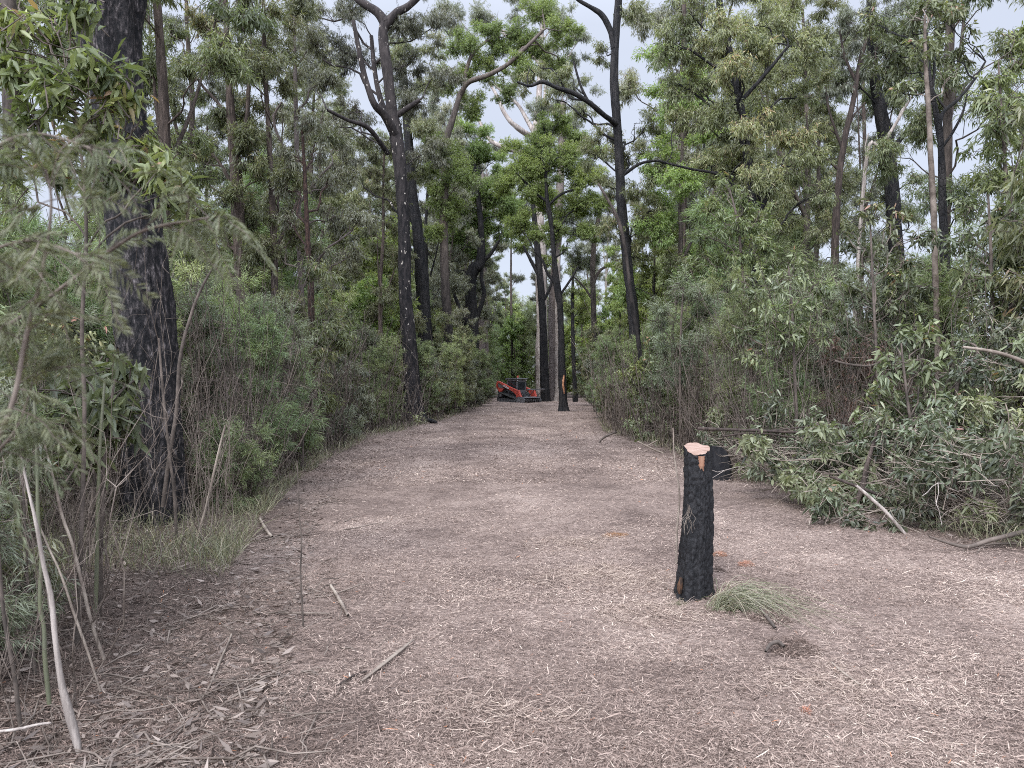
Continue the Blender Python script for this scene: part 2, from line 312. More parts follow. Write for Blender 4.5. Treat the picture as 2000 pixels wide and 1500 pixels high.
def patch(x, y):
    "0 bare trodden soil .. 1 thick straw"
    v = .5 + .22 * np.sin(x * 1.3 + 1.1 * np.sin(y * .9) + 1) * np.sin(y * .8 + .7 * np.sin(x * 1.7)) + .16 * np.sin(x * 3.1 + 1.3 * np.sin(y * 2.3)) * np.sin(y * 2.7 + x) + .10 * np.sin(x * 7 + y * 2) * np.sin(y * 6 - x * 3)
    rut = np.exp(-((x + .55 + .04 * y) / .28) ** 2) + np.exp(-((x - 1.35 - .01 * y) / .26) ** 2)
    v = .5 + (v - .5) * .95 - .14 * rut + .30 * np.exp(-((x - 1.0) / .7) ** 2 - ((y - 5.2) / 1.3) ** 2)
    return np.clip(v, 0, 1)
def chips(g, n, y0, y1, lmin, lmax, wd, side=None):
    u = rng.random(n); Y = 1 / (1 / y0 + u * (1 / y1 - 1 / y0))          # density falls with distance
    half = .72 * Y + .3; X = rng.uniform(-1, 1, n) * half
    keep = (X < edgeR(Y) + .8) & (X > edgeL(Y) - 3.5)
    X = X[keep]; Y = Y[keep]; pk = rng.random(len(X)) < np.clip(.25 + 1.2 * patch(X, Y), 0, 1); X = X[pk]; Y = Y[pk]; n = len(X)
    sc = np.clip(Y / 7, 1, 6) ** .6
    th = rng.uniform(0, np.pi, n); Ln = (lmin + (lmax - lmin) * rng.random(n) ** 2.5) * sc; Wd = wd * rng.uniform(.5, 1.6, n) * sc
    ti = rng.normal(0, .22, n); D = np.stack([np.cos(th) * np.cos(ti), np.sin(th) * np.cos(ti), np.sin(ti)], -1)
    S = np.stack([-np.sin(th), np.cos(th), rng.normal(0, .5, n)], -1); S = unit(S)
    z = gz(X, Y) + .004 + abs(np.sin(ti)) * Ln * .5 + rng.random(n) * .014
    C = np.stack([X, Y, z], -1); L2 = (Ln / 2)[:, None]; W2 = (Wd / 2)[:, None]; bend = rng.normal(0, .12, n)[:, None] * L2 * np.cross(D, S)
    V = np.stack([C - D * L2 - S * W2 * .6, C - S * W2 + bend, C + D * L2 - S * W2 * .4, C + D * L2 + S * W2 * .5, C + S * W2 + bend, C - D * L2 + S * W2 * .6], 1)
    q = np.arange(n)[:, None] * 6; F = np.concatenate([q + np.array([[0, 1, 4, 5]]), q + np.array([[1, 2, 3, 4]])])
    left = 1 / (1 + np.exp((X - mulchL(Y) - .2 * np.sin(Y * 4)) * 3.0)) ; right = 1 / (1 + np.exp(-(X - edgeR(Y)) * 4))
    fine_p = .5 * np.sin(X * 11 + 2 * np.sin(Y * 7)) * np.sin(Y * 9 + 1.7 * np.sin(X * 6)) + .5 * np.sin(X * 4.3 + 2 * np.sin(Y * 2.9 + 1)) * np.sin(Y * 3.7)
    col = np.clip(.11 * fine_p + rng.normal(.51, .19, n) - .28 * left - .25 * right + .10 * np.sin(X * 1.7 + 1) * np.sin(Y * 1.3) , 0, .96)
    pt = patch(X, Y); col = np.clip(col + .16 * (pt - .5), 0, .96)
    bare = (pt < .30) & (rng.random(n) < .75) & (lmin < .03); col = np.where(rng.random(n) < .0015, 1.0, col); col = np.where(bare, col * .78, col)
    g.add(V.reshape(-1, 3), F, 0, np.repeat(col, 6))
PATCH_TARGET[0].data.attributes['patch'].data.foreach_set('value', patch(PATCH_TARGET[1], PATCH_TARGET[2]).astype(np.float32))
g = Geo()
chips(g, 560000, 2.7, 9.5, .006, .042, .0026)
chips(g, 230000, 5.5, 36, .010, .045, .0033)
chips(g, 22000, 2.7, 14, .04, .10, .0036)
chips(g, 130000, 12, 75, .015, .045, .006)
tag(g.obj('wood_mulch', m_chip), 'pale shredded wood mulch spread over the cleared track', 'mulch', kind='stuff')

# dead leaves and twigs on the left and under the thickets
g = Geo(); n = 11000
Yv = 1 / (1 / 2.8 + rng.random(n) * (1 / 30 - 1 / 2.8)); sidev = rng.random(n) < .72
Xv = np.where(sidev, edgeL(Yv) + .9 - rng.random(n) ** 1.3 * 4.5, edgeR(Yv) - .3 + rng.random(n) * 4)
th = rng.uniform(0, 6.28, n); D = np.stack([np.cos(th), np.sin(th), rng.normal(0, .25, n)], -1)
g.leaves(np.stack([Xv, Yv, gz(Xv, Yv) + .012 + rng.random(n) * .02], -1), D, rng.uniform(.035, .10, n), rng.uniform(.009, .024, n), 0, np.clip(rng.normal(.45, .25, n), 0, 1), droop=-.05)
tag(g.obj('leaf_litter', ML['dry']), 'brown fallen leaves littering the ground under the thickets', 'leaf litter', kind='stuff')
g = Geo(); n = 1500
Yv = 1 / (1 / 2.8 + rng.random(n) * (1 / 28 - 1 / 2.8)); sidev = rng.random(n) < .7
Xv = np.where(sidev, edgeL(Yv) + 1.2 - rng.random(n) * 4.0, edgeR(Yv) - .5 + rng.random(n) * 4)
th = rng.uniform(0, 6.28, n); ln = rng.uniform(.12, .6, n); A = np.stack([Xv, Yv, gz(Xv, Yv) + .012], -1); Bx = Xv + np.cos(th) * ln; By = Yv + np.sin(th) * ln
B = np.stack([Bx, By, gz(Bx, By) + .015 + rng.random(n) * .05], -1); P = path(A, B, 5, .05)
g.tubes(P, rng.uniform(.002, .006, n)[:, None] * np.array([[1, 1, .9, .7, .4]]), 4, 0)
tag(g.obj('twig_litter', [TWIGM]), 'grey dead twigs scattered over the forest floor', 'twig litter', kind='stuff')

# ------------------------------------------------------------------ foliage generators
LEAF = { # length, width, droop weight, density (leaf area index), twig length, fine
 'narrow': (.135, .025, .75, 2.6, .35, False),
 'grey':   (.15, .024, .95, 2.6, .4, False),
 'bright': (.10, .030, .45, 3.2, .25, False),
 'broad':  (.115, .040, .45, 1.3, .3, False),
 'olive':  (.12, .034, .45, 1.5, .3, False),
 'pale':   (.11, .036, .4, 1.3, .25, False),
 'feather':(.13, .0085, .25, 1.7, .4, False),
 'dryfol': (.09, .018, .5, .45, .3, False),
 'blue':   (.12, .0080, .3, 1.7, .45, False),
}
def fill(gl, C, Rad, kind, wood=1, scale=1.0, dens=1.0, nsub=8, fine=False, flat=.85):
    "leaf clumps: C (n,3) centres, Rad (n,) radii; sprays of leaves on sub-clumps; twigs in material slot 1"
    Ln, Wd, dr, lai, tw, _ = LEAF[kind]; Ln *= scale; Wd *= scale; tw *= scale
    C = np.atleast_2d(C); Rad = np.broadcast_to(Rad, (len(C),))
    for c, r in zip(C, Rad):
        d = unit(rng.normal(size=(nsub, 3))); sub = c + d * (r * rng.uniform(.3, 1.2, (nsub, 1))) * np.array([1, 1, flat]); rs = r * rng.uniform(.4, .75, nsub)
        tot = lai * dens * math.pi * r * r / (Ln * Wd / 2); per = rs ** 2 / np.sum(rs ** 2) * tot
        if kind in ('feather', 'blue'): npr = 34
        else: npr = 13
        crnd = rng.normal(0, .12)
        for s_, q, cnt in zip(sub, rs, per):
            ns = max(2, int(cnt / npr)); dd = unit(rng.normal(size=(ns, 3)) + np.array([0, 0, .25]))
            tip = s_ + dd * q * (rng.random((ns, 1)) ** .45) * np.array([1, 1, .75])
            root = tip - unit(dd * .8 + unit(tip - c) * .6 + np.array([0, 0, .35])) * tw * rng.uniform(.7, 1.4, (ns, 1))
            root = np.where(rng.random((ns, 1)) < .12, s_ * .6 + c * .4, root)
            P = path(root, tip, 4, .05, .05)
            if wood is not None: gl.tubes(P, np.broadcast_to(np.array([.006, .0045, .003, .002]) * min(scale, 1.6), (ns, 4)), 3, wood)
            m = ns * npr; idx = np.repeat(np.arange(ns), npr); u = rng.uniform(.3, 1.05, m)
            base = tip[idx] * u[:, None] + root[idx] * (1 - u[:, None]) + rng.normal(0, .025 * scale, (m, 3))
            ax = unit(tip - root)[idx]
            if kind in ('feather', 'blue'):
                D = ax * .9 + rng.normal(0, .38, (m, 3)) + np.array([0, 0, -dr])
            else:
                D = ax * .45 + rng.normal(0, .45, (m, 3)) + np.array([0, 0, -dr])
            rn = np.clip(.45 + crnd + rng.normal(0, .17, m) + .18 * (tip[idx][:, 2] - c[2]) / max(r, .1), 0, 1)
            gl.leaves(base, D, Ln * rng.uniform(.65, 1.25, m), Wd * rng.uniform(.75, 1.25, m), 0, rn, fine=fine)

def bark_tube(g, P, Rr, sides, mat=0, amp=.08, seed=0, flare=0):
    "a limb or trunk with an uneven surface"
    P = np.asarray(P); k = len(P); r_ = np.random.default_rng(seed)
    T = unit(np.gradient(P, axis=0)); mean = unit(P[-1] - P[0]); ref = np.array([1., .05, 0]) if abs(mean[2]) > .6 else np.array([0, .05, 1.])
    U = unit(np.cross(T, ref)); B = np.cross(T, U); a = np.linspace(0, 2 * np.pi, sides, endpoint=False)
    s = np.concatenate([[0], np.cumsum(np.linalg.norm(np.diff(P, axis=0), axis=1))])[:, None]
    f = np.ones((k, sides)); rm = Rr.mean()
    for j in range(5):
        fa = r_.integers(1, 7); fz = r_.uniform(.3, 2.5) / max(rm * 4, .1); f += amp / (1 + j * .4) * np.sin(fa * a[None] + r_.uniform(0, 6.28) + 1.2 * np.sin(fz * s + r_.uniform(0, 6.28)))
    f += r_.normal(0, amp * .35, (k, sides))
    if flare:
        e = np.exp(-s / (flare[0])); f += e * flare[1] * (.6 + .6 * np.maximum(0, np.sin(3 * a[None] + r_.uniform(0, 6)) ) + .3 * np.sin(5 * a[None] + 1))
    V = P[:, None] + (Rr[:, None] * f)[..., None] * (np.cos(a)[None, :, None] * U[:, None] + np.sin(a)[None, :, None] * B[:, None])
    i = np.arange(k - 1)[:, None] * sides; j = np.arange(sides)[None]; j2 = (j + 1) % sides
    g.add(V.reshape(-1, 3), np.stack([i + j, i + j2, i + j2 + sides, i + j + sides], -1).reshape(-1, 4), mat)

def grow(trunk, limbs, C, Rad, kind, gt, gl, scale=1., dens=1., sides=12, trunk_r=None, limb_r=.035, seed=1, flare=None, amp=.08, nsub=7, wob=.07, fine=False, attach=.35):
    "trunk (k,4: xyz r) and limbs (list of (k,4)); each clump gets its own branch from the nearest skeleton point"
    K = max(10, len(trunk) * 5); tp = spline(trunk, K)
    bark_tube(gt, tp[:, :3], tp[:, 3], sides, 0, amp, seed, flare)
    skel = [tp]
    for i, l in enumerate(limbs):
        lp = spline(l, max(8, len(l) * 4)); bark_tube(gt, lp[:, :3], lp[:, 3], max(6, sides // 2), 0, amp * .8, seed + i + 1); skel.append(lp)
    sk = np.vstack(skel)
    C = np.atleast_2d(C)
    for c, r in zip(C, np.broadcast_to(Rad, (len(C),))):
        dv = c - sk[:, :3]; hd = np.linalg.norm(dv[:, :2], axis=1)
        cost = np.abs(dv[:, 2] - (hd * .75 + .1)) + hd * .8 + np.linalg.norm(dv, axis=1) * .3
        j = int(np.argmin(cost)); a = sk[j, :3]; d = np.linalg.norm(c - a)
        if d > .15:
            r0 = min(sk[j, 3] * .6, limb_r * (.5 + .35 * d)); P = path(a[None], c[None], 9, wob, .04)[0]
            bark_tube(gt, P, np.linspace(r0, max(.006, r0 * .35), 9), 6, 0, .05, seed + j)
            ns = 4; e = c + unit(rng.normal(size=(ns, 3)) + np.array([0, 0, .3])) * r * .8; jj = rng.integers(4, 9, ns)
            gt.tubes(path(P[jj], e, 5, .09, .03), np.broadcast_to(np.linspace(max(.006, r0 * .3), .004, 5), (ns, 5)), 4, 0)
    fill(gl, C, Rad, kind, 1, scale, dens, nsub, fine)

def place(name, gt, gl, bark, leaf, loc, label=None, cat='tree', group=None, extra=None):
    root = empty(name, loc); tag(root, label, cat, group)
    gt.V = [v - np.asarray(loc, dtype=np.float32) for v in gt.V]
    gt.obj('trunk', [BK[bark] if isinstance(bark, str) else bark], root, smooth=True)
    if gl is not None and gl.n:
        gl.V = [v - np.asarray(loc, dtype=np.float32) for v in gl.V]
        gl.obj('crown', [ML[leaf], TWIG], root)
    return root

def hero(name, label, Y, trunk, clumps, kind, bark, limbs=(), group=None, cat='tree', base=None, scale=1., dens=1., sides=12, flare=None, seed=3, dz=1.0, amp=.07, extra=None, limb_r=.035, nsub=7, fine=False, back=(-.35, 1.3)):
    """trunk: [(px, py, width_px)...] from the base up; limbs: lists of (px, py, width_px, dY); clumps: (px, py, r_px)"""
    s = Y / FPX
    def cv(l):
        res = []
        for q in l:
            dY = q[3] if len(q) > 3 else 0.
            res.append([*W(q[0], q[1], Y + dY), q[2] * s / 2])
        return np.array(res)
    tp = cv(trunk); gx, gy = tp[0, 0], tp[0, 1]; tp[0, 2] = float(gz(gx, gy)) - .08
    C = []; Rd = []
    for c in clumps:
        dY = c[3] if len(c) > 3 else rng.uniform(*back) * dz * max(1.0, c[2] * s)
        C.append(W(c[0], c[1], Y + dY)); Rd.append(c[2] * s)
    gt, gl = Geo(), Geo()
    if C: grow(tp, [cv(l) for l in limbs], np.array(C), np.array(Rd), kind, gt, gl, scale, dens, sides, seed=seed, flare=flare, amp=amp, limb_r=limb_r, nsub=nsub, fine=fine)
    else:
        K = len(tp) * 6; q = spline(tp, K); bark_tube(gt, q[:, :3], q[:, 3], sides, 0, amp, seed, flare)
        for i, l in enumerate(limbs):
            lp = spline(cv(l), len(l) * 5); bark_tube(gt, lp[:, :3], lp[:, 3], max(6, sides // 2), 0, amp * .8, seed + i + 1)
    return place(name, gt, gl if C else None, bark, kind, (gx, gy, tp[0, 2] + .08), label, cat, group)

# ------------------------------------------------------------------ named trees, each traced at its own distance
# big fire-blackened trunk in the left foreground, with a burnt hollow at its foot
def big_tree():
    Y = 8.7; s = Y / FPX
    pts = [(302, 1035, 118), (303, 1000, 112), (300, 900, 104), (296, 800, 100), (288, 700, 104), (280, 620, 104), (268, 500, 98), (255, 380, 94), (240, 260, 90), (226, 150, 96), (212, 60, 116), (206, 0, 138), (203, -60, 140)]
    tp = np.array([[*W(a, b_, Y), c * s / 2] for a, b_, c in pts]); tp[0, 2] = float(gz(tp[0, 0], Y)) - .1
    sp = spline(tp, 150); k = 150; sides = 72
    r_ = np.random.default_rng(5); ang = np.linspace(0, 2 * np.pi, sides, endpoint=False); z = sp[:, 2:3]
    f = np.ones((k, sides))
    for j in range(9):
        fa = r_.integers(2, 9); f += .022 * np.sin(fa * ang[None] + r_.uniform(0, 6) + 1.3 * np.sin(r_.uniform(.6, 3) * z + r_.uniform(0, 6)))
    for j in range(14):
        fa = r_.integers(10, 30); f += .008 * np.sin(fa * ang[None] + r_.uniform(0, 6) + 2.0 * np.sin(r_.uniform(1, 5) * z + r_.uniform(0, 6)))
    f += r_.normal(0, .008, f.shape)
    # buttress flare and the hollow scar facing the camera on its left side
    fl = np.exp(-np.maximum(z - sp[0, 2], 0) / .45); f += fl * (.10 + .14 * np.maximum(0, np.sin(3 * ang[None] + .6)))
    a0 = np.deg2rad(258 - 8 * np.clip(z, 0, 2)); da = (ang[None] - a0 + np.pi) % (2 * np.pi) - np.pi
    dep = np.clip(1 - (z - .2) / 1.55, 0, 1) ** .6 * .5; f -= dep * np.exp(-(da / .36) ** 2)
    dep2 = np.exp(-((z - 3.1) / .9) ** 2) * .14; a1 = np.deg2rad(235); d2 = (ang[None] - a1 + np.pi) % (2 * np.pi) - np.pi; f -= dep2 * np.exp(-(d2 / .3) ** 2)
    P = sp[:, :3]; T = unit(np.gradient(P, axis=0)); U = unit(np.cross(T, np.array([0, 1., 0]))) ; B = np.cross(T, U)
    U = np.tile([1., 0, 0], (k, 1)); B = np.tile([0, 1., 0], (k, 1))
    V = P[:, None] + (sp[:, 3][:, None] * f)[..., None] * (np.cos(ang)[None, :, None] * U[:, None] + np.sin(ang)[None, :, None] * B[:, None])
    gt = Geo(); i = np.arange(k - 1)[:, None] * sides; j = np.arange(sides)[None]; j2 = (j + 1) % sides
    gt.add(V.reshape(-1, 3), np.stack([i + j, i + j2, i + j2 + sides, i + j + sides], -1).reshape(-1, 4), 0)
    gl = Geo(); top = W(203, -40, Y)
    C = []; 
    for d in ((-1, .2), (1, .1), (.2, 1), (-.3, -.5)):
        e = top + np.array([d[0] * 2.2, d[1] * 2 + 1.5, 4.2]); P2 = path(top[None] - [[0, 0, .3]], e[None], 14, .08)[0]
        bark_tube(gt, P2, np.linspace(.27, .08, 14), 16, 0, .06, 4)
        for q in range(4):
            c = P2[8 + q] + rng.normal(0, 1.3, 3) + np.array([0, 0, 1.2]); bark_tube(gt, path(P2[7 + q][None], c[None], 8, .08)[0], np.linspace(.06, .015, 8), 6, 0, .05, q); C.append(c)
    C = np.array(C); C = C[C[:, 2] > 7.6]
    fill(gl, C, .95, 'narrow', 1, 1.2, .8)
    return place('tree', gt, gl, 'charbig', 'narrow', (tp[0, 0], Y, tp[0, 2] + .1), 'massive blackened tree trunk with a burnt hollow at its foot, left foreground', 'tree', 'fire blackened trees')
big_tree()

hero('tree', 'tall charred tree with pale flecked bark and forking grey limbs left of the track', 30,
     [(812, 832, 42), (806, 760, 32), (798, 660, 29), (791, 560, 25), (788, 450, 24), (785, 370, 24), (780, 310, 26), (772, 260, 26), (765, 215, 22), (757, 140, 21), (748, 70, 19), (752, 40, 18)],
     [(640, 70, 52), (612, 150, 46), (690, 110, 50), (690, 215, 42), (805, 120, 52), (850, 50, 52), (822, 210, 46), (836, 290, 40), (676, 20, 50), (780, 20, 56), (650, 240, 46), (865, 140, 40), (660, 320, 40), (590, 80, 40), (600, 10, 40)], 'grey', 'flecked',
     limbs=[[(752, 45, 22), (735, 22, 18), (700, 0, 15), (680, -25, 12)], [(752, 50, 20), (775, 25, 18), (800, 10, 15), (850, -40, 12)],
            [(775, 270, 22, 0), (752, 225, 16, -.6), (730, 200, 14, -1), (712, 150, 12, -1), (700, 90, 10, -1.2), (690, 40, 8, -1.2)],
            [(772, 262, 16, 0), (745, 200, 12, .6), (732, 140, 10, .9), (725, 70, 8, 1)], [(762, 235, 12), (790, 215, 10), (820, 195, 8)],
            [(758, 300, 10), (720, 250, 9, -1), (680, 235, 7, -1.5), (640, 215, 6, -2)]], group='fire blackened trees', flare=(.5, .45), seed=11, dens=.75, limb_r=.03, back=(-.1, 2.4))
hero('tree', 'black charred trunk standing close behind the white flecked tree, left of the track', 38,
     [(838, 800, 34), (832, 690, 28), (826, 560, 26), (818, 470, 23), (808, 400, 21), (800, 300, 18), (792, 200, 15), (785, 100, 12)],
     [(830, 250, 42), (780, 180, 40), (835, 160, 36), (800, 90, 42), (850, 90, 30), (760, 110, 32), (820, 330, 30), (850, 300, 30)], 'narrow', 'char', group='fire blackened trees', flare=(.5, .3), seed=12, dens=.9)
hero('tree', 'slender dark tree with a bright green crown bending over the left side of the track', 40,
     [(888, 800, 22), (882, 700, 19), (872, 600, 17), (868, 500, 16), (867, 420, 15), (870, 340, 14), (868, 290, 13), (885, 230, 11), (900, 180, 10)],
     [(860, 330, 36), (850, 390, 34), (888, 300, 40), (905, 350, 38), (840, 280, 30), (880, 420, 32), (850, 450, 28), (905, 90, 40), (935, 130, 36), (885, 150, 40), (950, 60, 36), (920, 205, 34), (975, 95, 40), (1010, 130, 38), (1015, 60, 42), (1060, 30, 40), (1060, 90, 36), (1100, 130, 34), (985, 175, 28), (1100, 60, 30)], 'bright', 'halfchar',
     limbs=[[(900, 185, 11), (915, 160, 10, -.5), (950, 148, 9, -1), (985, 130, 8, -1), (1020, 100, 7, -1.2), (1060, 60, 6, -1.2)], [(905, 165, 9), (920, 110, 7, .3), (950, 80, 5, .5)], [(870, 300, 8), (850, 285, 6), (835, 270, 5)]], seed=13, dens=1.3, flare=(.3, .3))
hero('tree', 'thick crooked black trunk forking below a light green crown, left of the loader', 52,
     [(924, 790, 26), (923, 700, 24), (922, 640, 23), (919, 580, 22), (918, 545, 23), (926, 525, 24), (938, 512, 20), (940, 460, 12), (935, 400, 10), (925, 320, 8)],
     [(885, 300, 34), (930, 330, 40), (965, 375, 38), (900, 385, 42), (935, 425, 40), (975, 440, 36), (895, 455, 34), (925, 270, 34), (990, 400, 26), (870, 500, 24), (940, 480, 30), (905, 250, 28), (965, 315, 28)], 'bright', 'char',
     limbs=[[(922, 645, 12), (935, 610, 10), (945, 575, 9), (940, 540, 8), (945, 500, 6)], [(921, 660, 12, 0), (905, 620, 10, -1), (893, 590, 8, -1), (880, 560, 7, -1), (870, 545, 6, -1)], [(930, 520, 9), (955, 500, 8), (975, 470, 6)]], group='fire blackened trees', seed=14, flare=(.3, .25), dens=1.5)
hero('tree', 'straight charred trunk right behind the red tracked loader', 62,
     [(1066, 782, 20), (1063, 720, 17), (1061, 640, 15), (1056, 560, 14), (1051, 500, 13), (1045, 440, 11), (1040, 380, 8)],
     [(1020, 430, 34), (1065, 400, 34), (1010, 480, 26), (1080, 450, 26), (1040, 350, 34), (1000, 385, 26), (1070, 510, 16)], 'bright', 'char',
     limbs=[[(1053, 540, 8), (1035, 505, 7), (1022, 480, 5)], [(1056, 600, 7), (1075, 560, 6), (1085, 520, 5)]], group='fire blackened trees', seed=15, scale=1.5)
hero('tree', 'wide grey fibrous trunk between two black trunks beyond the loader', 64,
     [(1085, 778, 27), (1084, 720, 23), (1082, 640, 21), (1084, 560, 20), (1088, 460, 18), (1095, 340, 15), (1100, 200, 10)],
     [(1070, 280, 40), (1120, 250, 40), (1090, 190, 44), (1050, 230, 30), (1130, 180, 34), (1080, 130, 36)], 'grey', 'grey', seed=16, scale=1.5, dens=.8)
hero('tree', 'pale cream gum trunk with grey streaks beside the grey fibrous trunk', 63,
     [(1093, 779, 19), (1092, 740, 15), (1091, 700, 14), (1090, 670, 12), (1089, 600, 11), (1090, 500, 9)], [], 'grey', 'pale', seed=17, flare=(.6, .4))
hero('tree', 'leaning charred tree with a torn orange scar standing alone on the cleared track', 41,
     [(1101, 806, 20), (1100, 780, 17), (1098, 740, 16), (1097, 700, 14), (1096, 650, 12), (1094, 600, 12), (1090, 570, 14), (1086, 540, 12), (1082, 500, 10), (1078, 450, 9), (1072, 410, 9), (1068, 385, 8), (1066, 340, 6)],
     [(1060, 285, 40), (1105, 300, 38), (1030, 330, 38), (1085, 340, 40), (1140, 350, 38), (1010, 375, 34), (1155, 305, 34), (1060, 395, 34), (1120, 410, 38), (1015, 435, 34), (1050, 465, 30), (1095, 460, 28), (1155, 400, 30), (1120, 265, 30), (1005, 300, 26), (1145, 455, 28), (1060, 240, 28), (985, 345, 24), (1090, 225, 26)], 'bright', 'char',
     limbs=[[(1070, 395, 6), (1050, 380, 5), (1030, 360, 4), (1010, 340, 3)], [(1072, 400, 6), (1095, 380, 5), (1120, 370, 4)], [(1090, 560, 7), (1070, 535, 6), (1060, 510, 5), (1045, 490, 4)], [(1095, 575, 6), (1115, 545, 5), (1130, 520, 4)]], group='fire blackened trees', seed=18, flare=(.22, .55), scale=.95, dens=1.45)
# the torn scar on that tree
sc_ = Geo(); Ysc = 41 - .26; pp = []
for i, (a, b_, w_) in enumerate([(1101.5, 769, 2.5), (1100.5, 760, 3.6), (1099.6, 751, 4.6), (1100.2, 743, 4.2), (1101.2, 737, 3), (1101.6, 732, 1.2)]): pp.append([*W(a, b_, Ysc + .05), w_ * Ysc / FPX / 2 * 1.0])
pp = np.array(pp); bark_tube(sc_, pp[:, :3], pp[:, 3] * 1.1, 8, 0, .15, 3)
leaner = [o for o in bpy.data.objects if o.get('label', '').startswith('leaning charred tree')][0]
m_scar = mat_bark('torn_wood', (.28, .12, .06), (.52, .28, .17), ms=(4, 4, .5), bump=.4)
sc_.V = [v - np.asarray(leaner.location, dtype=np.float32) for v in sc_.V]; sc_.obj('bark_scar', [m_scar], leaner)

hero('tree', 'dark straight tree right of the track with a long bough reaching left', 26,
     [(1256, 815, 30), (1250, 770, 23), (1243, 700, 21), (1238, 620, 20), (1226, 520, 18), (1216, 420, 18), (1210, 320, 17), (1205, 240, 16), (1200, 160, 16), (1202, 80, 14), (1208, 0, 14), (1212, -80, 10)],
     [(1232, 20, 38), (1180, 100, 30), (1232, 170, 28), (1262, 245, 44), (1180, 260, 36), (1155, 300, 34), (1230, 310, 44), (1180, 360, 36), (1252, 375, 40), (1288, 325, 30), (1258, 440, 40), (1196, 440, 32), (1105, 150, 34), (1060, 135, 30), (1085, 195, 28), (1030, 160, 28), (1135, 215, 30), (1240, 500, 34), (1285, 410, 26)], 'narrow', 'char',
     limbs=[[(1199, 95, 13), (1192, 60, 11), (1176, 30, 10), (1155, 15, 8), (1130, 0, 7), (1110, -20, 6)], [(1207, 245, 12, 0), (1180, 225, 10, -.6), (1150, 200, 9, -1), (1120, 182, 9, -1.2), (1090, 172, 8, -1.4), (1060, 160, 7, -1.4), (1035, 168, 5, -1.4), (1010, 160, 4, -1.4)], [(1150, 200, 6, -1), (1135, 170, 5, -1), (1120, 120, 4, -1)], [(1213, 345, 8), (1250, 320, 6), (1290, 315, 5), (1330, 335, 4)]], group='fire blackened trees', seed=19, dens=.75, flare=(.4, .35), back=(.1, 1.6))
hero('dead_tree', 'thin leaning dead pole with flaking bark leaning against the dark straight tree', 24,
     [(1268, 822, 12), (1262, 770, 11), (1252, 710, 10), (1246, 660, 9), (1236, 600, 9), (1228, 540, 8), (1220, 480, 7), (1208, 430, 7), (1190, 395, 6), (1168, 358, 4)], [], 'grey', 'halfchar', limbs=[[(1212, 440, 4), (1200, 420, 3), (1188, 405, 2.4)]], seed=20, sides=8, cat='dead tree')
hero('tree', 'thin grey trunk with weeping blue-grey leaves right of the centre clearing', 46,
     [(1165, 760, 12), (1163, 700, 11), (1160, 620, 10), (1158, 540, 10), (1160, 480, 9), (1170, 420, 7), (1180, 380, 5)],
     [(1130, 440, 40), (1165, 440, 34), (1120, 500, 30), (1155, 510, 28), (1100, 420, 24), (1180, 400, 26), (1135, 385, 28)], 'blue', 'halfchar', limbs=[[(1158, 560, 7), (1170, 530, 6), (1195, 515, 5), (1212, 505, 4)], [(1160, 590, 5), (1140, 560, 4), (1120, 540, 3)]], seed=21, scale=2.0, dens=1.5)
hero('tree', 'thin black trunk at the far end of the track, right of the scarred tree', 60,
     [(1124, 778, 11), (1122, 740, 8), (1120, 700, 8), (1119, 650, 7), (1118, 590, 6), (1120, 520, 5)], [(1125, 560, 26), (1110, 600, 20), (1140, 600, 22), (1120, 520, 24)], 'bright', 'char', seed=22, scale=1.6, dens=.7, group='fire blackened trees')
hero('tree', 'tall pale gum with spreading cream boughs showing through the gap above the track', 72,
     [(1060, 770, 26), (1058, 600, 22), (1055, 450, 20), (1050, 350, 18), (1046, 290, 17), (1046, 262, 16), (1052, 200, 12), (1056, 120, 10), (1060, 30, 7)],
     [(1060, 30, 40), (1090, 80, 36), (1110, 40, 34), (1035, 90, 30), (900, 60, 30), (930, 30, 34), (1140, 70, 24), (900, 200, 24), (930, 255, 20), (960, 40, 30), (880, 20, 30), (1100, 150, 30), (1010, 150, 18), (1010, 10, 34), (1125, 110, 24)], 'grey', 'pale',
     limbs=[[(1046, 268, 13), (1030, 262, 11, -1), (1005, 245, 10, -2), (985, 220, 8, -2), (972, 190, 7, -2), (955, 160, 5, -2)], [(1046, 262, 11), (1030, 235, 9, 1), (1012, 205, 7, 1), (995, 190, 6, 1), (970, 170, 4, 1)],
            [(1048, 300, 11), (1010, 294, 10, -1), (985, 288, 9, -1), (960, 276, 8, -1), (945, 255, 6, -1), (930, 225, 5, -1), (910, 205, 4, -1)], [(1050, 240, 8), (1062, 200, 6), (1068, 140, 4)], [(962, 276, 5), (948, 280, 4), (930, 260, 3)]], seed=23, scale=1.7, dens=.75, limb_r=.05)
for i, (px_, y0, wd_, Yd, lab) in enumerate([(948, 560, 13, 70, 'grey fibrous trunk left of the gap, standing behind the crooked black trunk'), (940, 585, 15, 66, 'broad brownish grey trunk tucked behind the crooked black trunk'), (1000, 600, 5, 78, 'very thin dark forked trunk in the far gap above the loader')]):
    hero('tree', lab, Yd, [(px_ + 2, 775, wd_ * 1.2), (px_, 700, wd_), (px_ - 1, 620, wd_ * .9), (px_ - 2, 540, wd_ * .8), (px_ - 1, 440, wd_ * .6), (px_ + 3, 340, wd_ * .45)],
         [(px_ - 20, 430, 30), (px_ + 20, 400, 30), (px_ + 4, 350, 34), (px_ - 15, 300, 26), (px_ + 30, 480, 20), (px_ + 16, 540, 18)], 'grey', 'grey' if i < 2 else 'halfchar', seed=30 + i, scale=1.6, dens=.8)
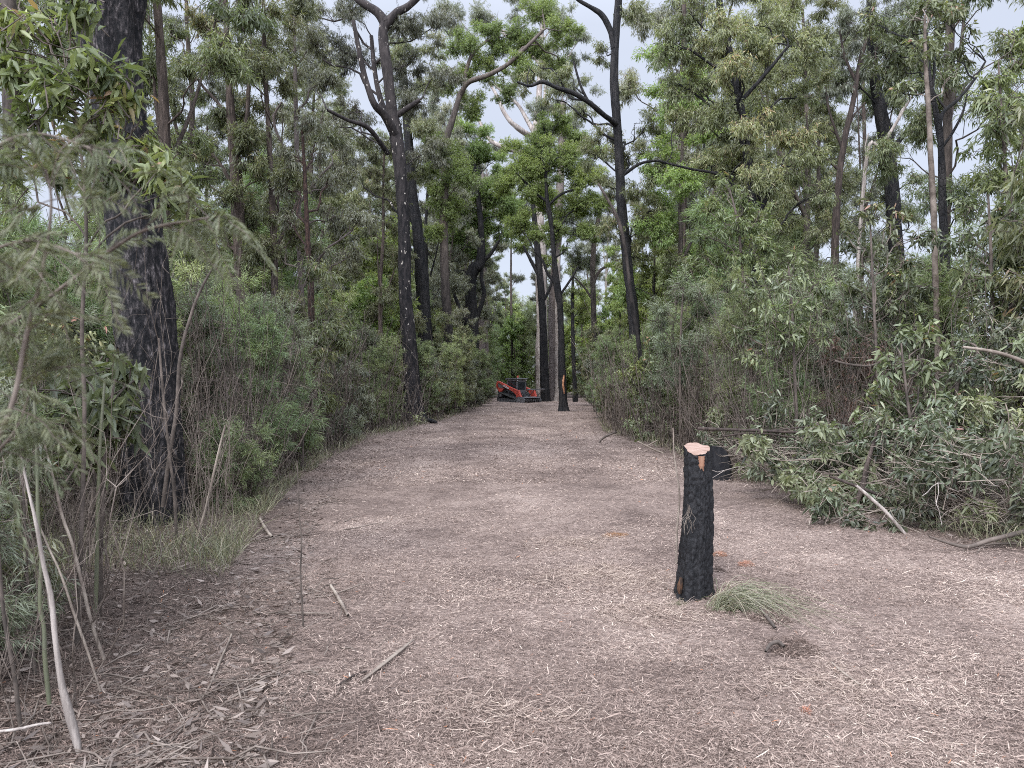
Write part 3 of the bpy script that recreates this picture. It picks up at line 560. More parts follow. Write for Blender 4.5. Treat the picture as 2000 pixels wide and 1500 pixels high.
hero('tree', 'dense drooping eucalypt column right of the sky gap, hiding its dark trunk', 20,
     [(1490, 800, 30), (1486, 700, 25), (1480, 560, 22), (1472, 440, 20), (1462, 320, 18), (1445, 200, 15), (1425, 100, 13), (1405, 0, 14), (1395, -100, 10)],
     [(1310, 90, 46), (1345, 25, 54), (1400, 95, 54), (1470, 50, 60), (1540, 30, 54), (1565, 95, 46), (1505, 130, 52), (1345, 165, 50), (1420, 185, 56), (1500, 220, 54), (1380, 245, 50), (1460, 290, 54), (1545, 265, 46), (1422, 330, 44), (1555, 340, 44), (1500, 370, 46), (1385, 320, 36), (1330, 225, 34), (1590, 385, 36), (1600, 300, 30), (1310, 160, 30), (1560, 180, 40), (1470, 250, 40, -1.2), (1440, 140, 44, -1.2), (1480, 350, 36, -1.1), (1420, 60, 40, -1.2), (1485, 440, 34, -1.0), (1520, 430, 34), (1450, 410, 30)], 'narrow', 'char',
     limbs=[[(1470, 420, 12), (1440, 370, 8), (1400, 340, 6), (1350, 330, 5), (1300, 318, 4)], [(1472, 440, 10), (1500, 380, 8), (1530, 320, 6)], [(1445, 200, 10), (1490, 150, 8), (1540, 90, 6)]], seed=24, dens=1.0, flare=(.4, .3))
hero('tree', 'reddish half bare tree leaning right with dead twigs, beyond the drooping eucalypt column', 25,
     [(1625, 760, 20), (1630, 600, 16), (1632, 460, 14), (1640, 340, 12), (1652, 260, 11), (1666, 200, 10), (1680, 120, 9), (1700, 40, 9), (1712, -40, 7)],
     [(1660, 60, 40), (1710, 20, 44), (1640, 110, 34), (1620, 180, 30), (1690, 130, 36), (1740, 80, 34), (1600, 240, 26), (1640, 160, 30)], 'grey', 'red',
     limbs=[[(1645, 290, 6), (1630, 250, 5), (1618, 210, 4), (1612, 170, 3)], [(1652, 260, 6), (1668, 225, 4), (1690, 200, 3)], [(1636, 330, 5), (1605, 300, 4), (1580, 260, 3), (1575, 220, 2)], [(1672, 160, 6), (1650, 110, 5), (1640, 60, 4)]], seed=25, dens=.8)
hero('tree', 'heavy black trunk behind the long bleached leaning pole, right side', 26,
     [(1762, 760, 32), (1758, 620, 29), (1752, 500, 28), (1746, 430, 27), (1738, 330, 26), (1730, 270, 26), (1716, 200, 22), (1705, 120, 18), (1700, 30, 14), (1698, -60, 10)],
     [(1700, 190, 34), (1740, 150, 36), (1760, 60, 40), (1720, 90, 36), (1790, 110, 34), (1750, 210, 30), (1660, 150, 28), (1780, 20, 40), (1840, 40, 36), (1790, 350, 26), (1720, 380, 26), (1775, 420, 30)], 'narrow', 'char',
     limbs=[[(1735, 300, 12), (1760, 270, 10), (1790, 235, 9), (1822, 210, 8), (1850, 185, 6), (1890, 160, 5)], [(1722, 220, 8), (1745, 180, 6), (1760, 120, 5)]], group='fire blackened trees', seed=26, dens=.75, flare=(.4, .3))
hero('dead_tree', 'long bleached dead pole leaning up to the right across the black trunk', 23,
     [(1655, 420, 8), (1690, 330, 7), (1720, 285, 7), (1748, 245, 6), (1770, 205, 5), (1790, 175, 4)], [], 'grey', 'dead', limbs=[[(1752, 238, 5), (1762, 215, 4), (1775, 200, 3)], [(1700, 315, 4), (1690, 290, 3), (1696, 260, 2)]], seed=27, sides=8, cat='dead tree')
hero('tree', 'dark forked trunk with bare upswept limbs near the right edge', 14,
     [(1858, 860, 24), (1854, 760, 19), (1850, 640, 18), (1846, 520, 17), (1841, 400, 14), (1838, 290, 12), (1832, 240, 11), (1822, 190, 9), (1815, 150, 8), (1812, 90, 6)],
     [(1780, 60, 44), (1840, 40, 50), (1730, 95, 40), (1760, 130, 40), (1820, 110, 44), (1880, 90, 40), (1700, 50, 40), (1870, 30, 40), (1720, 150, 30)], 'broad', 'char',
     limbs=[[(1834, 250, 9), (1842, 220, 8, .2), (1870, 195, 7, .4), (1900, 160, 6, .6), (1925, 120, 4, .8)], [(1826, 205, 7), (1818, 190, 6), (1824, 150, 5), (1826, 110, 4)], [(1838, 290, 6), (1860, 260, 5), (1880, 220, 4), (1890, 180, 3)]], seed=28, dens=.95, fine=True, limb_r=.02)
hero('sapling', 'slender smooth brown sapling directly left of the dark forked trunk near the right edge', 13,
     [(1835, 880, 12), (1832, 700, 11), (1828, 560, 11), (1824, 420, 11), (1818, 300, 10), (1813, 200, 9), (1808, 120, 7), (1806, 30, 4)],
     [(1790, 20, 40), (1810, 90, 34), (1770, 170, 28), (1850, 150, 28), (1820, 10, 40)], 'broad', TWIGM, seed=29, cat='sapling', dens=.9, fine=True, sides=8, limb_r=.012)
# left background
hero('tree', 'brownish grey tree forking high up, directly right of the massive blackened trunk', 20,
     [(492, 800, 30), (484, 680, 28), (474, 560, 26), (466, 440, 24), (460, 330, 22), (455, 270, 20), (450, 210, 16), (446, 120, 13), (440, 0, 10)],
     [(330, 55, 46), (395, 40, 46), (450, 95, 50), (375, 130, 46), (500, 30, 46), (520, 115, 46), (345, 210, 42), (420, 215, 46), (485, 270, 42), (400, 300, 40), (345, 320, 38), (515, 340, 36), (440, 370, 40), (500, 430, 36), (385, 425, 40), (330, 460, 40), (300, 130, 40), (310, 260, 34), (440, 470, 34)], 'narrow', 'brown',
     limbs=[[(456, 290, 12), (480, 240, 9), (485, 180, 8), (490, 90, 6)], [(452, 240, 10), (425, 200, 7), (390, 160, 6), (360, 100, 5)], [(462, 380, 8), (430, 320, 6), (390, 270, 5)]], seed=40, dens=.8)
hero('tree', 'slim pale barked tree with drooping grey foliage left of the white flecked tree', 22,
     [(600, 800, 13), (592, 700, 12), (588, 560, 11), (583, 420, 10), (580, 300, 9), (577, 180, 8), (575, 60, 6), (574, -40, 5)],
     [(580, 25, 42), (622, 85, 40), (552, 140, 40), (640, 160, 40), (600, 235, 40), (655, 270, 38), (555, 300, 38), (618, 345, 38), (675, 340, 34), (588, 415, 38), (655, 420, 36), (705, 430, 34), (550, 480, 34), (625, 500, 34), (690, 495, 32), (540, 220, 32), (530, 400, 30)], 'grey', 'grey',
     limbs=[[(580, 330, 7), (545, 270, 6), (535, 230, 5), (550, 200, 4)], [(583, 400, 6), (620, 350, 5), (650, 320, 4)]], seed=41, dens=.85)
hero('tree', 'thin reddish trunk with flaking bark in front of the left wattle thicket', 18,
     [(614, 815, 15), (611, 720, 13), (609, 640, 13), (607, 560, 13), (602, 480, 10), (598, 400, 9), (595, 330, 7), (590, 250, 5)],
     [(570, 300, 30), (620, 290, 30), (600, 235, 32), (560, 370, 26), (640, 360, 26), (560, 430, 22)], 'grey', mat_bark('flaking_red_bark', (.02, .015, .014), (.085, .05, .04), (.16, .11, .09), ms=(3, 3, 1), bump=.9), seed=42, dens=.8, sides=10, flare=(.2, .3))
hero('tree', 'dark trunk half hidden by leaves at the left edge of the photo', 14,
     [(20, 900, 40), (22, 700, 36), (24, 500, 34), (25, 300, 32), (24, 150, 32), (18, 40, 30), (8, -60, 26)],
     [(60, 60, 46), (20, 10, 46), (100, 20, 44), (-20, 90, 40), (70, 140, 40), (120, 100, 38), (20, 200, 40)], 'narrow', 'halfchar', seed=43, dens=.9)
# ------------------------------------------------------------------ repeated trees of the forest
def proto_tree(H, r0, kind, bark, crown0, width, ncl, scale=1.2, seed=1, dens=.9, name='tree', lean=.03):
    gt, gl = Geo(), Geo(); r_ = np.random.default_rng(seed)
    k = 7; zz = np.linspace(0, H * .93, k); xy = np.cumsum(r_.normal(0, lean * H / k, (k, 2)), 0); xy -= xy[0]
    tp = np.column_stack([xy, zz - .1, r0 * (1 - .8 * np.linspace(0, 1, k)) + .02])
    C = []; Rd = []
    for i in range(ncl):
        u = (i + .5) / ncl; z = H * (crown0 + (1 - crown0) * u ** .8); wr = width * (1 - .55 * u) * (.55 + .45 * math.sin(min(1, u * 3 + .25) * math.pi / 2))
        a = i * 2.4 + r_.uniform(-.4, .4); rr = wr * r_.uniform(.35, 1)
        cx = np.interp(z, zz, xy[:, 0]); cy = np.interp(z, zz, xy[:, 1])
        C.append([cx + rr * math.cos(a), cy + rr * math.sin(a), z]); Rd.append(width * r_.uniform(.26, .42) * (1 - .25 * u))
    limbs = []
    for a in r_.uniform(0, 6.28, 2):
        z0 = H * (crown0 + .15); p0 = np.array([np.interp(z0, zz, xy[:, 0]), np.interp(z0, zz, xy[:, 1]), z0]); e = p0 + np.array([math.cos(a) * width * .7, math.sin(a) * width * .7, H * .3])
        m_ = (p0 + e) / 2 + np.array([0, 0, -H * .03]); limbs.append(np.array([[*p0, r0 * .45], [*m_, r0 * .3], [*e, r0 * .12]]))
    grow(tp, limbs, np.array(C), np.array(Rd), kind, gt, gl, scale, dens, 9, seed=seed, amp=.07, flare=(.35, .3), limb_r=.022)
    return place(name, gt, gl, bark, kind, (0, 0, 0), cat='tree')

protos = [
 proto_tree(19, .17, 'narrow', 'halfchar', .30, 2.8, 22, 1.15, 101),
 proto_tree(22, .19, 'grey', 'brown', .34, 3.1, 24, 1.2, 102),
 proto_tree(15, .12, 'narrow', 'brown', .22, 2.2, 20, 1.1, 103),
 proto_tree(13, .10, 'bright', 'halfchar', .28, 2.3, 18, 1.2, 104),
 proto_tree(24, .17, 'grey', 'pale', .42, 3.2, 22, 1.7, 105, .8),
 proto_tree(10, .065, 'narrow', 'red', .18, 1.6, 18, 1.1, 106),
 proto_tree(17, .15, 'grey', 'char', .25, 2.5, 22, 1.15, 107),
 proto_tree(8.5, .07, 'feather', 'brown', .06, 2.3, 30, 2.6, 108, 1.3),
 proto_tree(9.5, .08, 'bright', 'brown', .08, 2.3, 30, 2.2, 109, 1.2),
]
desc = ['half charred olive leaved eucalypt', 'stringy barked grey leaved eucalypt', 'brown barked olive leaved eucalypt', 'small tree with bright green leaves', 'very tall pale gum with thin crown', 'young narrow eucalypt with reddish stem', 'black trunked grey green eucalypt', 'dense feathery wattle tree', 'dense green understorey tree']
# (variant, X, Y, rotation, scale)
T = []
def grid_trees():
    r_ = np.random.default_rng(21)
    for Y in np.arange(15, 84, 5.0):
        for side in (-1, 1):
            e = -edgeL(min(Y, 75)) if side < 0 else edgeR(min(Y, 75))
            nrow = 2 if Y < 40 else 3
            for j in range(nrow):
                off = 2.4 + j * 5.2 + r_.uniform(-1.3, 1.3)
                x = side * (e + off); y = Y + r_.uniform(-1.8, 1.8)
                if abs(x) > .78 * y + 3: continue
                T.append((int(r_.choice([0, 1, 2, 3, 4, 5, 6], p=[.2, .22, .18, .12, .0 if y < 45 else .0, .14, .14])), x, y, r_.uniform(0, 6.28), r_.uniform(.8, 1.15)))
    for x in np.arange(-26, 34, 6.0):
        for y0 in (84, 100): T.append((int(r_.choice([0, 1, 3, 4, 6])), x + r_.uniform(-1.5, 1.5), y0 + r_.uniform(-4, 4), r_.uniform(0, 6.28), r_.uniform(.75, 1.0)))
grid_trees()
r8 = np.random.default_rng(88)
for x in np.arange(-16, 26, 2.6):
    for y0 in (79, 92, 115):
        T.append((int(r8.choice([7, 8])), x * y0 / 85 + r8.uniform(-1, 1), y0 + r8.uniform(-2, 2), r8.uniform(0, 6.28), r8.uniform(.75, 1.15) * (1 if y0 < 95 else 1.5)))
for y in np.arange(24, 76, 4.2):
    for side in (-1, 1):
        for off in (3.2, 7.0):
            e = -edgeL(y) if side < 0 else edgeR(y); T.append((int(r8.choice([7, 8])), side * (e + off + r8.uniform(-.8, .8)), y + r8.uniform(-1, 1), r8.uniform(0, 6.28), r8.uniform(.6, .95)))
used = set()
# keep the sky gap over the track and the traced trunks readable
def gap(x, y):
    px = 1000 + x * FPX / y
    return 1090 < px < 1300 and y < 80
HP = [(745, 30, 120), (870, 40, 45), (925, 52, 45), (1060, 62, 30), (1088, 64, 30), (1095, 41, 60), (1225, 26, 60), (825, 38, 40), (1480, 20, 50), (1640, 25, 50), (1745, 26, 60), (1845, 14, 60), (465, 20, 60), (583, 22, 40), (607, 18, 40), (300, 8.7, 90), (1050, 72, 30)]
T = [q for q in T if not any(abs(1000 + q[1] * FPX / q[2] - h[0]) < h[2] and q[2] < h[1] + 1 for h in HP)]
for v, x, y, rz, s_ in T:
    if v == 3 and x < 0 and y < 34: v = 2
    if gap(x, y) and v < 7:
        v = 3 if y < 50 else 5; s_ *= .62
    src = protos[v]
    if v in used: o = copy_tree(src)
    else: o = src; used.add(v)
    o.location = (x, y, float(gz(x, y)) - .03); o.rotation_euler.z = rz; o.scale = (s_, s_, s_)
    side = 'on the left' if x < 0 else 'on the right'
    dist = 'near' if y < 26 else ('midway' if y < 52 else ('far back' if y < 78 else 'beyond the track end'))
    tag(o, desc[v] + ' ' + (side + ' ' + dist if y < 78 else dist), 'tree', desc[v].split(' with ')[0] + 's ' + (side + ' ' + dist if y < 78 else dist))
for i, p in enumerate(protos):
    if i not in used: bpy.data.objects.remove(p)

# ------------------------------------------------------------------ understorey
def shrub(H, nst, kind, width, scale=1., dens=1., seed=1, z0=.3, name='wattle', fine=False, rcl=.30, bark=None, ncl=20):
    r_ = np.random.default_rng(seed); gt, gl = Geo(), Geo(); C = []; Rd = []
    P = []; 
    for i in range(nst):
        a = r_.uniform(0, 6.28); d = r_.uniform(.2, 1) * width * .6; e = np.array([math.cos(a) * d, math.sin(a) * d, H * r_.uniform(.75, 1)])
        p = path(np.array([[r_.normal(0, .08), r_.normal(0, .08), -.05]]), e[None], 9, .05)[0]; P.append(p)
        gt.tubes(p[None], np.linspace(.007 + H * .0032, .003, 9)[None], 5, 0)
    P = np.array(P)
    for i in range(ncl):
        p = P[i % nst]; u = z0 + (1 - z0) * ((i // nst + .5) / math.ceil(ncl / nst)); q = p[int(u * 8)]
        a = r_.uniform(0, 6.28); d = width * r_.uniform(.15, .7) * (1.1 - u * .6); c = q + np.array([math.cos(a) * d, math.sin(a) * d, r_.uniform(-.1, .25)]); C.append(c); Rd.append(width * rcl * r_.uniform(.8, 1.3) + .05)
        gt.tubes(path(p[max(0, int(u * 8) - 1)][None], c[None], 5, .07), np.linspace(.006, .002, 5)[None], 4, 0)
    fill(gl, np.array(C), np.array(Rd), kind, 1, scale, dens, 5, fine)
    root = empty(name, (0, 0, 0)); gt.obj('stem', [bark or TWIG], root); gl.obj('foliage', [ML[kind], TWIG], root); return root
sh = [
 (shrub(4.2, 4, 'feather', 1.15, 1., .8, 201, .2), 'wattle', 'shrub', 'green feathery wattle'),
 (shrub(3.4, 3, 'blue', 1.05, 1., .8, 202, .2), 'wattle', 'shrub', 'blue green feathery wattle'),
 (shrub(5.0, 3, 'feather', 1.2, 1.15, .65, 203, .4), 'wattle', 'shrub', 'tall thin stemmed feathery wattle'),
 (shrub(3.6, 3, 'broad', .95, 1., .75, 204, .25, 'sapling', True), 'sapling', 'sapling', 'broad leaved eucalypt sapling'),
 (shrub(4.4, 2, 'narrow', .9, 1., .7, 205, .25, 'sapling'), 'sapling', 'sapling', 'narrow leaved eucalypt sapling'),
 (shrub(2.4, 3, 'olive', .8, 1., 1., 206, .3, 'sapling', True), 'sapling', 'sapling', 'yellow green eucalypt sapling'),
 (shrub(1.6, 5, 'feather', .8, .9, .7, 207, .2, 'wattle'), 'wattle', 'shrub', 'low feathery wattle bush'),
 (shrub(2.9, 4, 'grey', .85, .8, .6, 208, .22, 'sapling'), 'sapling', 'sapling', 'grey leaved eucalypt sapling'),
 (shrub(2.6, 4, 'dryfol', .8, 1., 1., 209, .25, 'dead_sapling'), 'dead_sapling', 'sapling', 'dead brown leaved sapling'),
]
S = []
r_ = np.random.default_rng(77)
for side in (-1, 1):
    y = 8.5 if side > 0 else 9.8
    while y < 74:
        e = -edgeL(y) if side < 0 else edgeR(y)
        for j in range(4 if y < 40 else 3):
            x = side * (e + .85 + j * 1.4 + r_.uniform(-.45, .55)); yy = y + r_.uniform(-.5, .5)
            if abs(x) > .72 * yy + 1.5 or (j == 0 and r_.random() < .3): continue
            if side > 0 and yy < 13 and j < 2: continue
            if side < 0: p = [.25, .14, .12, .08, .15, .04, .04, .12, .06]
            else: p = [.17, .15, .11, .15, .12, .08, .04, .12, .06]
            v = int(r_.choice(9, p=p)); S.append((v, x, yy, r_.uniform(0, 6.28), r_.uniform(.7, 1.3) * (.8 if j == 0 else 1.1)))
        y += 1.15 if y < 26 else (1.7 if y < 45 else 2.6)
for x in np.arange(-9, 16, 1.9):
    S.append((int(r_.choice([0, 1, 2])), x + r_.uniform(-.5, .5), r_.uniform(77, 82), r_.uniform(0, 6.28), r_.uniform(.8, 1.2)))
for v, px, y, s_ in [(7, 860, 33, .9), (0, 885, 36, 1.0), (4, 905, 40, 1.1), (7, 922, 44, 1.1), (0, 938, 50, 1.1), (4, 868, 38, 1.2), (2, 912, 47, 1.2), (7, 945, 56, 1.0), (0, 950, 62, 1.), (3, 845, 31, .8), (7, 890, 42, 1.2),
                    (4, 1163, 40, 1.1), (7, 1178, 34, 1.1), (4, 1155, 50, 1.2), (0, 1192, 30, 1), (7, 1185, 37, 1), (0, 1148, 64, 1.2), (2, 1165, 60, 1.2), (5, 1210, 27, .9), (7, 1200, 31, 1.1)]:
    S.append((v, (px - 1000) * y / FPX, y, r_.uniform(0, 6.28), s_))
usd = set()
for v, x, y, rz, s_ in S:
    if 765 < 1000 + x * FPX / y < 850 and 17 < y < 30: s_ *= .42
    src, nm, cat, ds = sh[v]
    if v in usd: o = copy_tree(src)
    else: o = src; usd.add(v)
    o.location = (x, y, float(gz(x, y)) - .02); o.rotation_euler.z = rz; o.scale = (s_, s_, s_)
    side = 'in the left thicket' if x < -1.8 or (x < 0 and y < 75) else 'in the right thicket'
    if y > 76: side = 'closing the track end'; dist = ''
    else: dist = ', near part' if y < 20 else (', middle part' if y < 42 else ', far part')
    tag(o, ds + ' ' + side + dist, cat, ds + 's ' + side + dist)
for i, q in enumerate(sh):
    if i not in usd:
        for c in list(q[0].children): bpy.data.objects.remove(c)
        bpy.data.objects.remove(q[0])

# bare stems standing in the thickets
def stems(n, name, label, ymin, ymax, hmin, hmax, mat, sidep=.5, rad=.006, inner=4.5, seed=3):
    r = np.random.default_rng(seed); g = Geo(); Y = 1 / (1 / ymin + r.random(n) * (1 / ymax - 1 / ymin)); sd_ = r.random(n) < sidep
    X = np.where(sd_, edgeL(Y) - .05 - r.random(n) ** 1.6 * inner, edgeR(Y) + .1 + r.random(n) ** 1.6 * inner)
    k = (abs(X) < .74 * Y + .5) & ~((X > 0) & (Y < 11.5) & (X < edgeR(Y) + 1.5)); X = X[k]; Y = Y[k]; n = len(X)
    A = np.stack([X, Y, gz(X, Y) - .03], -1); h = r.uniform(hmin, hmax, n) * r.uniform(.5, 1, n); ln = r.normal(0, .19, (n, 2))
    B = A + np.stack([ln[:, 0] * h, ln[:, 1] * h, h], -1); P = path(A, B, 6, .05)
    rr = rad * r.uniform(.5, 1.7, n) * np.clip(Y / 12, 1, 2.2); g.tubes(P, rr[:, None] * np.linspace(1, .35, 6)[None], 3, 0)
    m2 = n * 3; i = r.integers(0, n, m2); j = r.integers(2, 6, m2); a = P[i, j]; d = unit(r.normal(size=(m2, 3)) + np.array([0, 0, .9])); g.tubes(path(a, a + d * r.uniform(.15, .55, (m2, 1)), 4, .08), (rr[i] * .4)[:, None] * np.array([[1, .8, .6, .3]]), 3, 0)
    tag(g.obj(name, [mat]), label, 'stems', kind='stuff')
stems(2500, 'thicket_stems', 'thin grey brown bare stems standing in the thickets', 9.5, 70, 1.0, 3.2, TWIGM, .5, .0055, 4.5, 3)
stems(2800, 'thicket_stems', 'thin dark bare stems standing in the thickets', 9.5, 70, 1.0, 4.2, TWIG, .5, .007, 5, 4)

# grass and low growth along both edges
g = Geo(); n = 30000; r = np.random.default_rng(9)
Yv = 1 / (1 / 6.2 + r.random(n) * (1 / 60 - 1 / 6.2)); sd_ = r.random(n) < .6
cl_ = .5 + .5 * np.sin(Yv * 2.1) * np.sin(Yv * .77 + 1)
Xv = np.where(sd_, edgeL(Yv) + .25 - r.random(n) ** 1.5 * 3.5, edgeR(Yv) - .05 + r.random(n) ** 1.5 * 3.5)
kk = (r.random(n) < .25 + .75 * cl_) & (abs(Xv) < .74 * Yv + .5); Xv = Xv[kk]; Yv = Yv[kk]; n = len(Xv)
D = np.stack([r.normal(0, .45, n), r.normal(0, .45, n), np.ones(n)], -1)
g.leaves(np.stack([Xv, Yv, gz(Xv, Yv) - .01], -1), D, r.uniform(.12, .5, n), r.uniform(.003, .007, n) * np.clip(Yv / 10, 1, 3), 0, np.clip(r.normal(.4, .25, n), 0, 1), droop=.25)
tag(g.obj('grass', ML['grass']), 'dry green grass and low growth along the edges of the track', 'grass', kind='stuff')
# ------------------------------------------------------------------ foreground stump
def stump():
    Y = 5.71; bx, by = W(1358, 1165, Y)[0], Y; gz0 = float(gz(bx, by))
    root = empty('stump', (bx, by, gz0)); tag(root, 'tall charred tree stump with a fresh pinkish sawn top, right foreground', 'stump')
    H = 1.10; k = 130; sides = 110; z = np.linspace(-.06, H, k)[:, None]; a = np.linspace(0, 2 * np.pi, sides, endpoint=False)[None]
    cx = np.interp(z, [0, .3, .7, H], [-.012, .0, .02, .012]); cy = 0 * z
    r = np.interp(z, [-.06, .0, .12, .3, .6, .85, H], [.142, .134, .122, .112, .105, .098, .092]) * np.ones_like(a)
    r_ = np.random.default_rng(3)
    lob = .012 * np.sin(3 * a + .7 + .5 * z) + .006 * np.sin(5 * a + 2 - 1.4 * z) + .004 * np.sin(8 * a + 3 * z)
    r = r + lob * (1.3 - z * .5)
    # deep vertical groove to the right of the centre, low down
    ag = np.deg2rad(262); d = (a - ag + np.pi) % (2 * np.pi) - np.pi; r = r - .022 * np.exp(-(d / .13) ** 2) * np.clip(1.05 - z / .75, 0, 1)
    ag = np.deg2rad(285); d = (a - ag + np.pi) % (2 * np.pi) - np.pi; r = r - .016 * np.exp(-(d / .08) ** 2) * np.clip(1.0 - z / .6, 0, 1)
    # cracked plates
    pts = np.column_stack([r_.uniform(0, 2 * np.pi, 430), r_.uniform(-.1, H, 430)])
    A = (a + 0 * z).ravel(); Zz = (z + 0 * a).ravel()
    d1 = np.full(A.shape, 9.); d2 = np.full(A.shape, 9.)
    for p in pts:
        da = (A - p[0] + np.pi) % (2 * np.pi) - np.pi; dd = np.sqrt((da * .10) ** 2 + ((Zz - p[1]) * .42) ** 2)
        m_ = dd < d1; d2 = np.where(m_, d1, np.minimum(d2, dd)); d1 = np.where(m_, dd, d1)
    crack = np.clip((d2 - d1) / .010, 0, 1).reshape(r.shape) ** .7; r = r - .0105 * (1 - crack) + .0030 * np.sin(17 * a + 2.2 * np.sin(3.1 * z + 1) + 1.5 * np.sin(7 * z)) + .0022 * np.sin(29 * a + 3 * np.sin(4 * z)) + .016 * np.exp(-np.maximum(z, 0) / .07) * np.maximum(0, np.sin(4 * a + 1.2)) + r_.normal(0, .0008, r.shape)
    # knock off the orange exposed strip below the cut
    x = cx + r * np.cos(a); y = cy + r * np.sin(a)
    zt = z + 0 * a
    tilt = (y * .42 + .003 * np.sin(5 * a)) * np.clip((z - (H - .1)) / .1, 0, 1); zt = zt + tilt
    g = Geo(); V = np.stack([x, y, zt], -1); i = np.arange(k - 1)[:, None] * sides; j = np.arange(sides)[None]; j2 = (j + 1) % sides
    g.add(V.reshape(-1, 3), np.stack([i + j, i + j2, i + j2 + sides, i + j + sides], -1).reshape(-1, 4), 0)
    g.obj('charred_bark', [mat_bark('stump_char', (.006, .006, .007), (.020, .019, .020), (.05, .047, .048), ms=(1, 1, .6), scale=28, bump=.6, rough=.7, spec=.3)], root, smooth=False)
    top = V[-1].copy(); top = (top + np.roll(top, 1, 0) + np.roll(top, -1, 0) + np.roll(top, 2, 0) + np.roll(top, -2, 0)) / 5; c = top.mean(0); top = c + (top - c) * 1.01; g = Geo(); rings = 6; VV = []
    for q in range(rings + 1):
        f = 1 - q / rings; ring = c + (top - c) * f * (.995) ; ring = ring + np.array([0, 0, .003]) + np.stack([0 * a[0], 0 * a[0], .003 * np.sin(7 * a[0] + q * 2) * f], -1); VV.append(ring)
    VV = np.array(VV); i = np.arange(rings)[:, None] * sides
    g.add(VV.reshape(-1, 3), np.stack([i + j, i + j2, i + j2 + sides, i + j + sides], -1).reshape(-1, 4), 0)
    wd, t, b, o = nodes('fresh_cut_wood'); n = noise_(t, 14, 6, mapscale=(1, 5, 1)); rr = ramp_(t, [(.3, (.16, .09, .062)), (.5, (.245, .16, .12)), (.7, (.30, .21, .17))]); t.links.new(n.outputs[0], rr.inputs[0]); t.links.new(rr.outputs[0], b.inputs['Base Color']); b.inputs['Roughness'].default_value = .8
    bp = t.nodes.new('ShaderNodeBump'); bp.inputs['Strength'].default_value = .4; bp.inputs['Distance'].default_value = .01; t.links.new(n.outputs[0], bp.inputs['Height']); t.links.new(bp.outputs[0], b.inputs['Normal'])
    g.obj('cut_face', [wd], root)
    # exposed orange strip on the front
    g = Geo(); kk = 14; aa = np.deg2rad(np.linspace(262, 292, 9)); zz = np.linspace(H - .008, H - .145, kk); VV = np.zeros((kk, 9, 3))
    for q in range(kk):
        wv = 1 - .25 * (q / kk) + (.10 * math.sin(q * 2.1)); am = np.deg2rad(277) + (aa - np.deg2rad(277)) * wv
        rad = .090 + .012 * np.sin(3 * am + .7) + .010 * np.sin(5 * am + .6) + .005 - .003 * (abs(np.linspace(-1, 1, 9)) ** 3) - (.006 if q > 11 else 0)
        zc = zz[q] + (rad * np.sin(am)) * .42 * max(0, (zz[q] - (H - .1)) / .1) - (.012 * np.sin(np.linspace(0, 9, 9)) if q == kk - 1 else 0)
        VV[q] = np.stack([.012 + rad * np.cos(am), rad * np.sin(am) - .002, zc + 0 * am], -1)
    i = np.arange(kk - 1)[:, None] * 9; j = np.arange(8)[None]
    g.add(VV.reshape(-1, 3), np.stack([i + j, i + j + 1, i + j + 10, i + j + 9], -1).reshape(-1, 4), 0)
    ow, t, b, o = nodes('exposed_orange_wood'); n = noise_(t, 30, 5, mapscale=(1, 1, .12)); rr = ramp_(t, [(.35, (.10, .04, .022)), (.5, (.22, .105, .06)), (.65, (.29, .18, .12))]); t.links.new(n.outputs[0], rr.inputs[0]); t.links.new(rr.outputs[0], b.inputs['Base Color']); b.inputs['Roughness'].default_value = .8
    o1 = g.obj('exposed_wood', [ow], root, smooth=True); o1['label'] = 'orange strip of bare wood below the cut'
    g = Geo(); p = spline(np.array([[-.118, -.062, .16, .012], [-.124, -.066, .12, .020], [-.128, -.066, .08, .022], [-.126, -.06, .04, .012]]), 10); p[:, 3] *= .8; bark_tube(g, p[:, :3], p[:, 3], 9, 0, .2, 2)
    o2 = g.obj('exposed_wood', [mat_bark('scorched_wood', (.03, .02, .015), (.15, .075, .04), ms=(3, 3, .5), bump=.5)], root, smooth=True); o2['label'] = 'small chipped patch of bare wood near the foot'
stump()
# straw caught on the stump
g = Geo(); q = W(1345, 1005, 5.585); P = []
for i in range(9):
    a = q + np.array([rng.normal(0, .008), -.012, .06 + rng.normal(0, .02)]); b_ = q + np.array([rng.normal(0, .03), -.02, -.09 + rng.normal(0, .035)]); P.append(path(a[None], b_[None], 6, .12)[0])
g.tubes(np.array(P), np.full((9, 6), .0013), 3, 0); g.obj('straw_wisp', [TWIGP], loc=q); tag(bpy.data.objects['straw_wisp'], 'wisp of dry straw caught on the front of the tall charred stump', 'straw')

